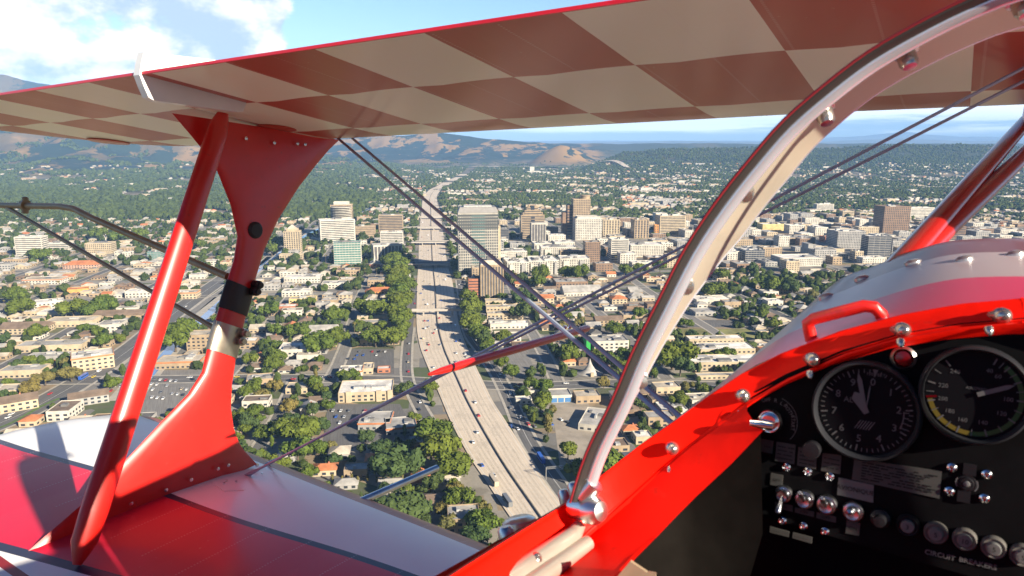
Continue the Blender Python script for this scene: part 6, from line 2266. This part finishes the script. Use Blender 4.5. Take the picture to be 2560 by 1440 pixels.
# the wooded suburbs and slopes farther out
N_ = 105000
Y = 1880 + (rng.random(N_) ** .95) * 3900
X = rng.uniform(-.84, .84, N_) * Y
dn = fbm(X / 130, Y / 130, 31, 3)
leftw = X < -420 - (Y - 1900) * .12
hz_ = terrain(X, Y)
colr = 1280 + 1800 / CP * X / Y
conem = (colr > 1300) & (colr < 1520) & (Y > 5200)
ridge_l = (hz_ > 45) & (colr < 1300)
thr = np.where(leftw, .39, .43)
thr = np.where((hz_ > 30) & (X > 500), .28, thr)
thr = np.where(ridge_l, .60, thr)
thr = np.where(conem & (hz_ > 25), .72, thr)
fx = np.interp(-Y, [-p_[1] for p_ in FM], [p_[0] for p_ in FM])
keep = (dn > thr) & (np.abs(X - fx) > 30 + 6 * rng.random(N_)) & (hz_ < 420)
X, Y, Z = X[keep], Y[keep], hz_[keep]
rad = rng.uniform(3.2, 6.8, len(X)) * np.where(leftw[keep], 1.45, 1.0); hg = rad * rng.uniform(1.5, 2.2, len(X)) + 1
F_ = np.stack([X, Y, Z, rad, hg], -1)
near = Y < 3000
wood('far_woodland', F_[near], ICO1, [wood_leaf], seed=5)
wood('far_woodland', F_[~near], ICO0, [wood_leaf], seed=6)
print('filler', len(cand), 'trees', len(tc2), 'far houses', n_far, 'far trees', len(X))

# ------------------------------------------------------------------ vehicles
tyre = mat('tyre_black', (.02, .02, .02), .8)
PAINT = {k: mat('car_' + k, c, .3, coat=.5) for k, c in {'white': (.70, .70, .69), 'silver': (.42, .43, .45), 'grey': (.16, .165, .17), 'black': (.02, .02, .022), 'red': (.48, .02, .02), 'blue': (.03, .10, .42), 'beige': (.48, .40, .28), 'yellow': (.68, .50, .03)}.items()}


def car_mesh(paint, kind='car'):
    mb = MB()
    if kind == 'car':
        pr = [(-2.25, .35), (-2.28, .75), (-2.1, .95), (-1.2, 1.0), (1.0, .98), (2.1, .85), (2.28, .65), (2.25, .35)]
        cab = [(-1.75, .97), (-1.15, 1.45), (.2, 1.47), (1.0, .96)]
        W2 = .88
    elif kind == 'van':
        pr = [(-2.6, .4), (-2.6, 1.1), (-2.5, 2.0), (1.2, 2.05), (2.0, 1.15), (2.6, 1.0), (2.65, .4)]
        cab = [(-2.3, 1.25), (-2.3, 1.85), (1.0, 1.9), (1.65, 1.22)]
        W2 = .98
    else:
        pr = [(-6.0, .6), (-6.0, 3.5), (5.6, 3.5), (6.0, 2.9), (6.0, .6)]
        cab = [(-5.6, 1.9), (-5.6, 2.8), (5.4, 2.8), (5.6, 1.9)]
        W2 = 1.25
    k = len(pr)
    mb.loft([[(x, s * W2 * (.94 if z < .5 or z > 1.9 else 1), z) for x, z in pr] for s in (-1, 1)], 0)
    if kind == 'car':
        mb.loft([[(x, s * W2 * (.78 if z > 1.2 else .93), z) for x, z in cab] for s in (-1, 1)], 1)
        mb.loft([[(-1.1, s * .66, 1.46), (-1.0, s * .64, 1.50), (.1, s * .64, 1.51), (.2, s * .66, 1.47)] for s in (-1, 1)], 0)
    else:
        for s in (-1, 1):
            mb.add([(x, s * (W2 + .01), z) for x, z in cab], [(0, 1, 2, 3)], 1)
    for x in ((-1.4, 1.4) if kind != 'truck' else (-4.2, 3.9)):
        for s in (-1, 1):
            mb.lathe((x, s * (W2 - .1), .34), (0, s, 0), [(.34, -.1), (.34, .12), (.2, .14), (0, .13)], 10, 2)
    o = mb.build(kind, [PAINT[paint], glass, tyre]); me = o.data; bpy.data.objects.remove(o)
    return me


CM = {}
rv = random.Random(9)


def vehicle(x, y, hd, paint, kind='car', z=.08):
    if (paint, kind) not in CM:
        CM[(paint, kind)] = car_mesh(paint, kind)
    o = bpy.data.objects.new({'car': 'car', 'van': 'van', 'truck': 'truck'}[kind], CM[(paint, kind)])
    C.objects.link(o)
    o.location = (x, y, z); o.rotation_euler = (0, 0, hd)
    o['category'] = kind
    return o


COLS = ['white', 'white', 'white', 'silver', 'silver', 'grey', 'black', 'red', 'blue', 'beige']


def on_line(l, row):
    b = min(range(len(l)), key=lambda i: abs(proj(l[i][0], l[i][1], 0)[1] - row))
    a_, c_ = l[max(b - 1, 0)], l[min(b + 1, len(l) - 1)]
    return l[b], math.atan2(c_[1] - a_[1], c_[0] - a_[0])


def dense(l, step=3.0):
    o = []
    for a, b in zip(l[:-1], l[1:]):
        n = max(1, int(math.hypot(b[0] - a[0], b[1] - a[1]) / step))
        o += [(a[0] + (b[0] - a[0]) * k / n, a[1] + (b[1] - a[1]) * k / n) for k in range(n)]
    return o


def rank(lst, group):
    """lst: (object, phrase, distance); the phrase gains its rank from the nearest"""
    bk = {}
    for o, ph, d in lst: bk.setdefault(ph, []).append((d, o))
    for ph, q in bk.items():
        q.sort(key=lambda t: t[0])
        for k, (_, o) in enumerate(q):
            o['label'] = (f'{ph}, ' + ('nearest one' if k == 0 else f'{ORD[k]} nearest')) if len(q) > 1 else ph
            o['group'] = group


lst = []
LN = {t: dense(lerp_line(t)) for t in (.11, .195, .28, .365, .445, .555, .635, .72, .81, .90)}
rows = [500, 512, 525, 540, 560, 590, 598, 628, 640, 652, 688, 700, 712, 728, 740, 752, 765, 778, 800, 808, 818, 826, 838, 848, 856, 868, 880, 892, 905, 918, 985, 1005, 1040, 1080, 1110, 1165, 1190]
for k, row in enumerate(rows):
    for q in range(2 if row < 930 else 1):
        t = rv.choice(list(LN))
        p, hd = on_line(LN[t], row + rv.uniform(-5, 5))
        col = rv.choice(COLS)
        kd = 'car' if rv.random() < .85 else 'van'
        o = vehicle(p[0], p[1], hd + (math.pi if t < .5 else 0), col, kd, .56)
        lst.append((o, f'{col} {kd} in the {"left" if t < .5 else "right"} freeway lanes', p[1]))
for row, t, col, kd, ph in ((1207, .11, 'beige', 'truck', 'long cream box truck in the outer left freeway lane'), (1262, .11, 'grey', 'truck', 'dark grey box truck ahead of the wing on the freeway')):
    p, hd = on_line(LN[t], row); o = vehicle(p[0], p[1], hd + math.pi, col, kd, .56); o['label'] = ph; o['group'] = 'trucks on the freeway'
D2 = dense(fr)
p, hd = on_line(D2, 1152); o = vehicle(p[0], p[1], hd, 'blue', 'truck'); o['label'] = 'bright blue truck on the road right of the freeway'
for row in (712, 730, 748, 762, 785, 812, 826, 850, 870, 892, 935, 985, 1022, 1042):
    p, hd = on_line(D2, row); n_ = rv.choice((-2.4, 2.4))
    col = rv.choice(COLS)
    o = vehicle(p[0] + n_, p[1], hd, col)
    lst.append((o, f'{col} car on the side road right of the freeway', p[1]))
D3 = dense(fl); D3r = dense(ramp)
for row in (730, 760, 790, 838, 860, 885, 905, 930, 1005, 1025):
    p, hd = on_line(D3 if row > 825 else D3r, row)
    col = rv.choice(COLS)
    o = vehicle(p[0] + rv.choice((-1.8, 1.8)), p[1], hd, col)
    lst.append((o, f'{col} car on the ramp road left of the freeway', p[1]))
D4 = dense(cs)
for px, col, side in ((632, 'blue', 1), (692, 'white', 1), (738, 'red', -1), (822, 'red', 1), (900, 'red', -1), (585, 'yellow', 1), (1292, 'yellow', -1), (1302, 'red', 1), (1415, 'white', 1), (1510, 'silver', -1), (520, 'white', -1), (470, 'white', 1), (1660, 'white', 1), (1760, 'white', -1)):
    b = min(range(len(D4)), key=lambda i: abs(proj(D4[i][0], D4[i][1], 0)[0] - px))
    o = vehicle(D4[b][0], D4[b][1] + side * 3.2, math.pi if side > 0 else 0, col, 'car', .12)
    lst.append((o, f'{col} car on the cross street at the {"left" if px < 1000 else "right"} of the freeway', D4[b][0] * (-1 if px < 1000 else 1) + 5000))
D5 = dense(dg_)
for row, off, col, kd in ((943, -5, 'yellow', 'car'), (947, 2, 'blue', 'truck'), (930, -2, 'white', 'van'), (1038, 6, 'white', 'car'), (1046, 3, 'white', 'car'), (912, 6, 'silver', 'car'), (860, -4, 'white', 'car'), (800, 5, 'grey', 'car'), (768, -4, 'white', 'car'), (735, 5, 'red', 'car'), (985, 7, 'red', 'car')):
    p, hd = on_line(D5, row)
    o = vehicle(p[0] - math.sin(hd) * off, p[1] + math.cos(hd) * off, hd + (math.pi if off > 0 else 0), col, kd, .14)
    lst.append((o, f'{col} {kd} on the diagonal avenue', p[1]))
rank(lst, 'vehicles on the roads')
items = []
for q, cols_, rws, ang in (((868, 880), 7, 3, .0), ((1222, 885), 3, 4, .2), ((832, 1028), 7, 3, .05), ((350, 945), 9, 4, .6), ((1402, 1050), 3, 4, 1.2), ((440, 972), 6, 3, .6), ((1535, 1120), 4, 5, 1.0)):
    for r in range(rws):
        for c_ in range(cols_):
            if rv.random() < .45: continue
            x0, y0 = gp(*q)
            x, y = x0 + c_ * 6.2 * math.cos(ang) - r * 13 * math.sin(ang) + rv.uniform(-.3, .3), y0 - c_ * 6.2 * math.sin(ang) * .4 - r * 12 * math.cos(ang)
            if not free(x, y, 1.5, 2.5) and not True: continue
            if not seen(x, y, 1): continue
            col = rv.choice(COLS)
            o = vehicle(x, y, math.pi / 2 + ang * .3 + (math.pi if rv.random() < .5 else 0), col, 'car', .06)
            items.append((o, f'{col} parked car', x, y))
label_all(items, 'cars parked on the lots')

# ------------------------------------------------------------------ the air between: one even box of haze
hm = bpy.data.materials.new('haze'); hm.use_nodes = True
T = NT(hm.node_tree); T.n.clear()
ho = T.new('ShaderNodeOutputMaterial'); pv = T.new('ShaderNodeVolumePrincipled')
pv.inputs['Color'].default_value = (0.30, 0.56, 1.0, 1)
pv.inputs['Density'].default_value = 5.0e-5
pv.inputs['Anisotropy'].default_value = -0.15
T.l.new(pv.outputs[0], ho.inputs['Volume'])
mb = MB().box(-38000, 38000, -3000, 28000, -8, 1010)
hz = mb.build('haze', hm)
hz['kind'] = 'stuff'
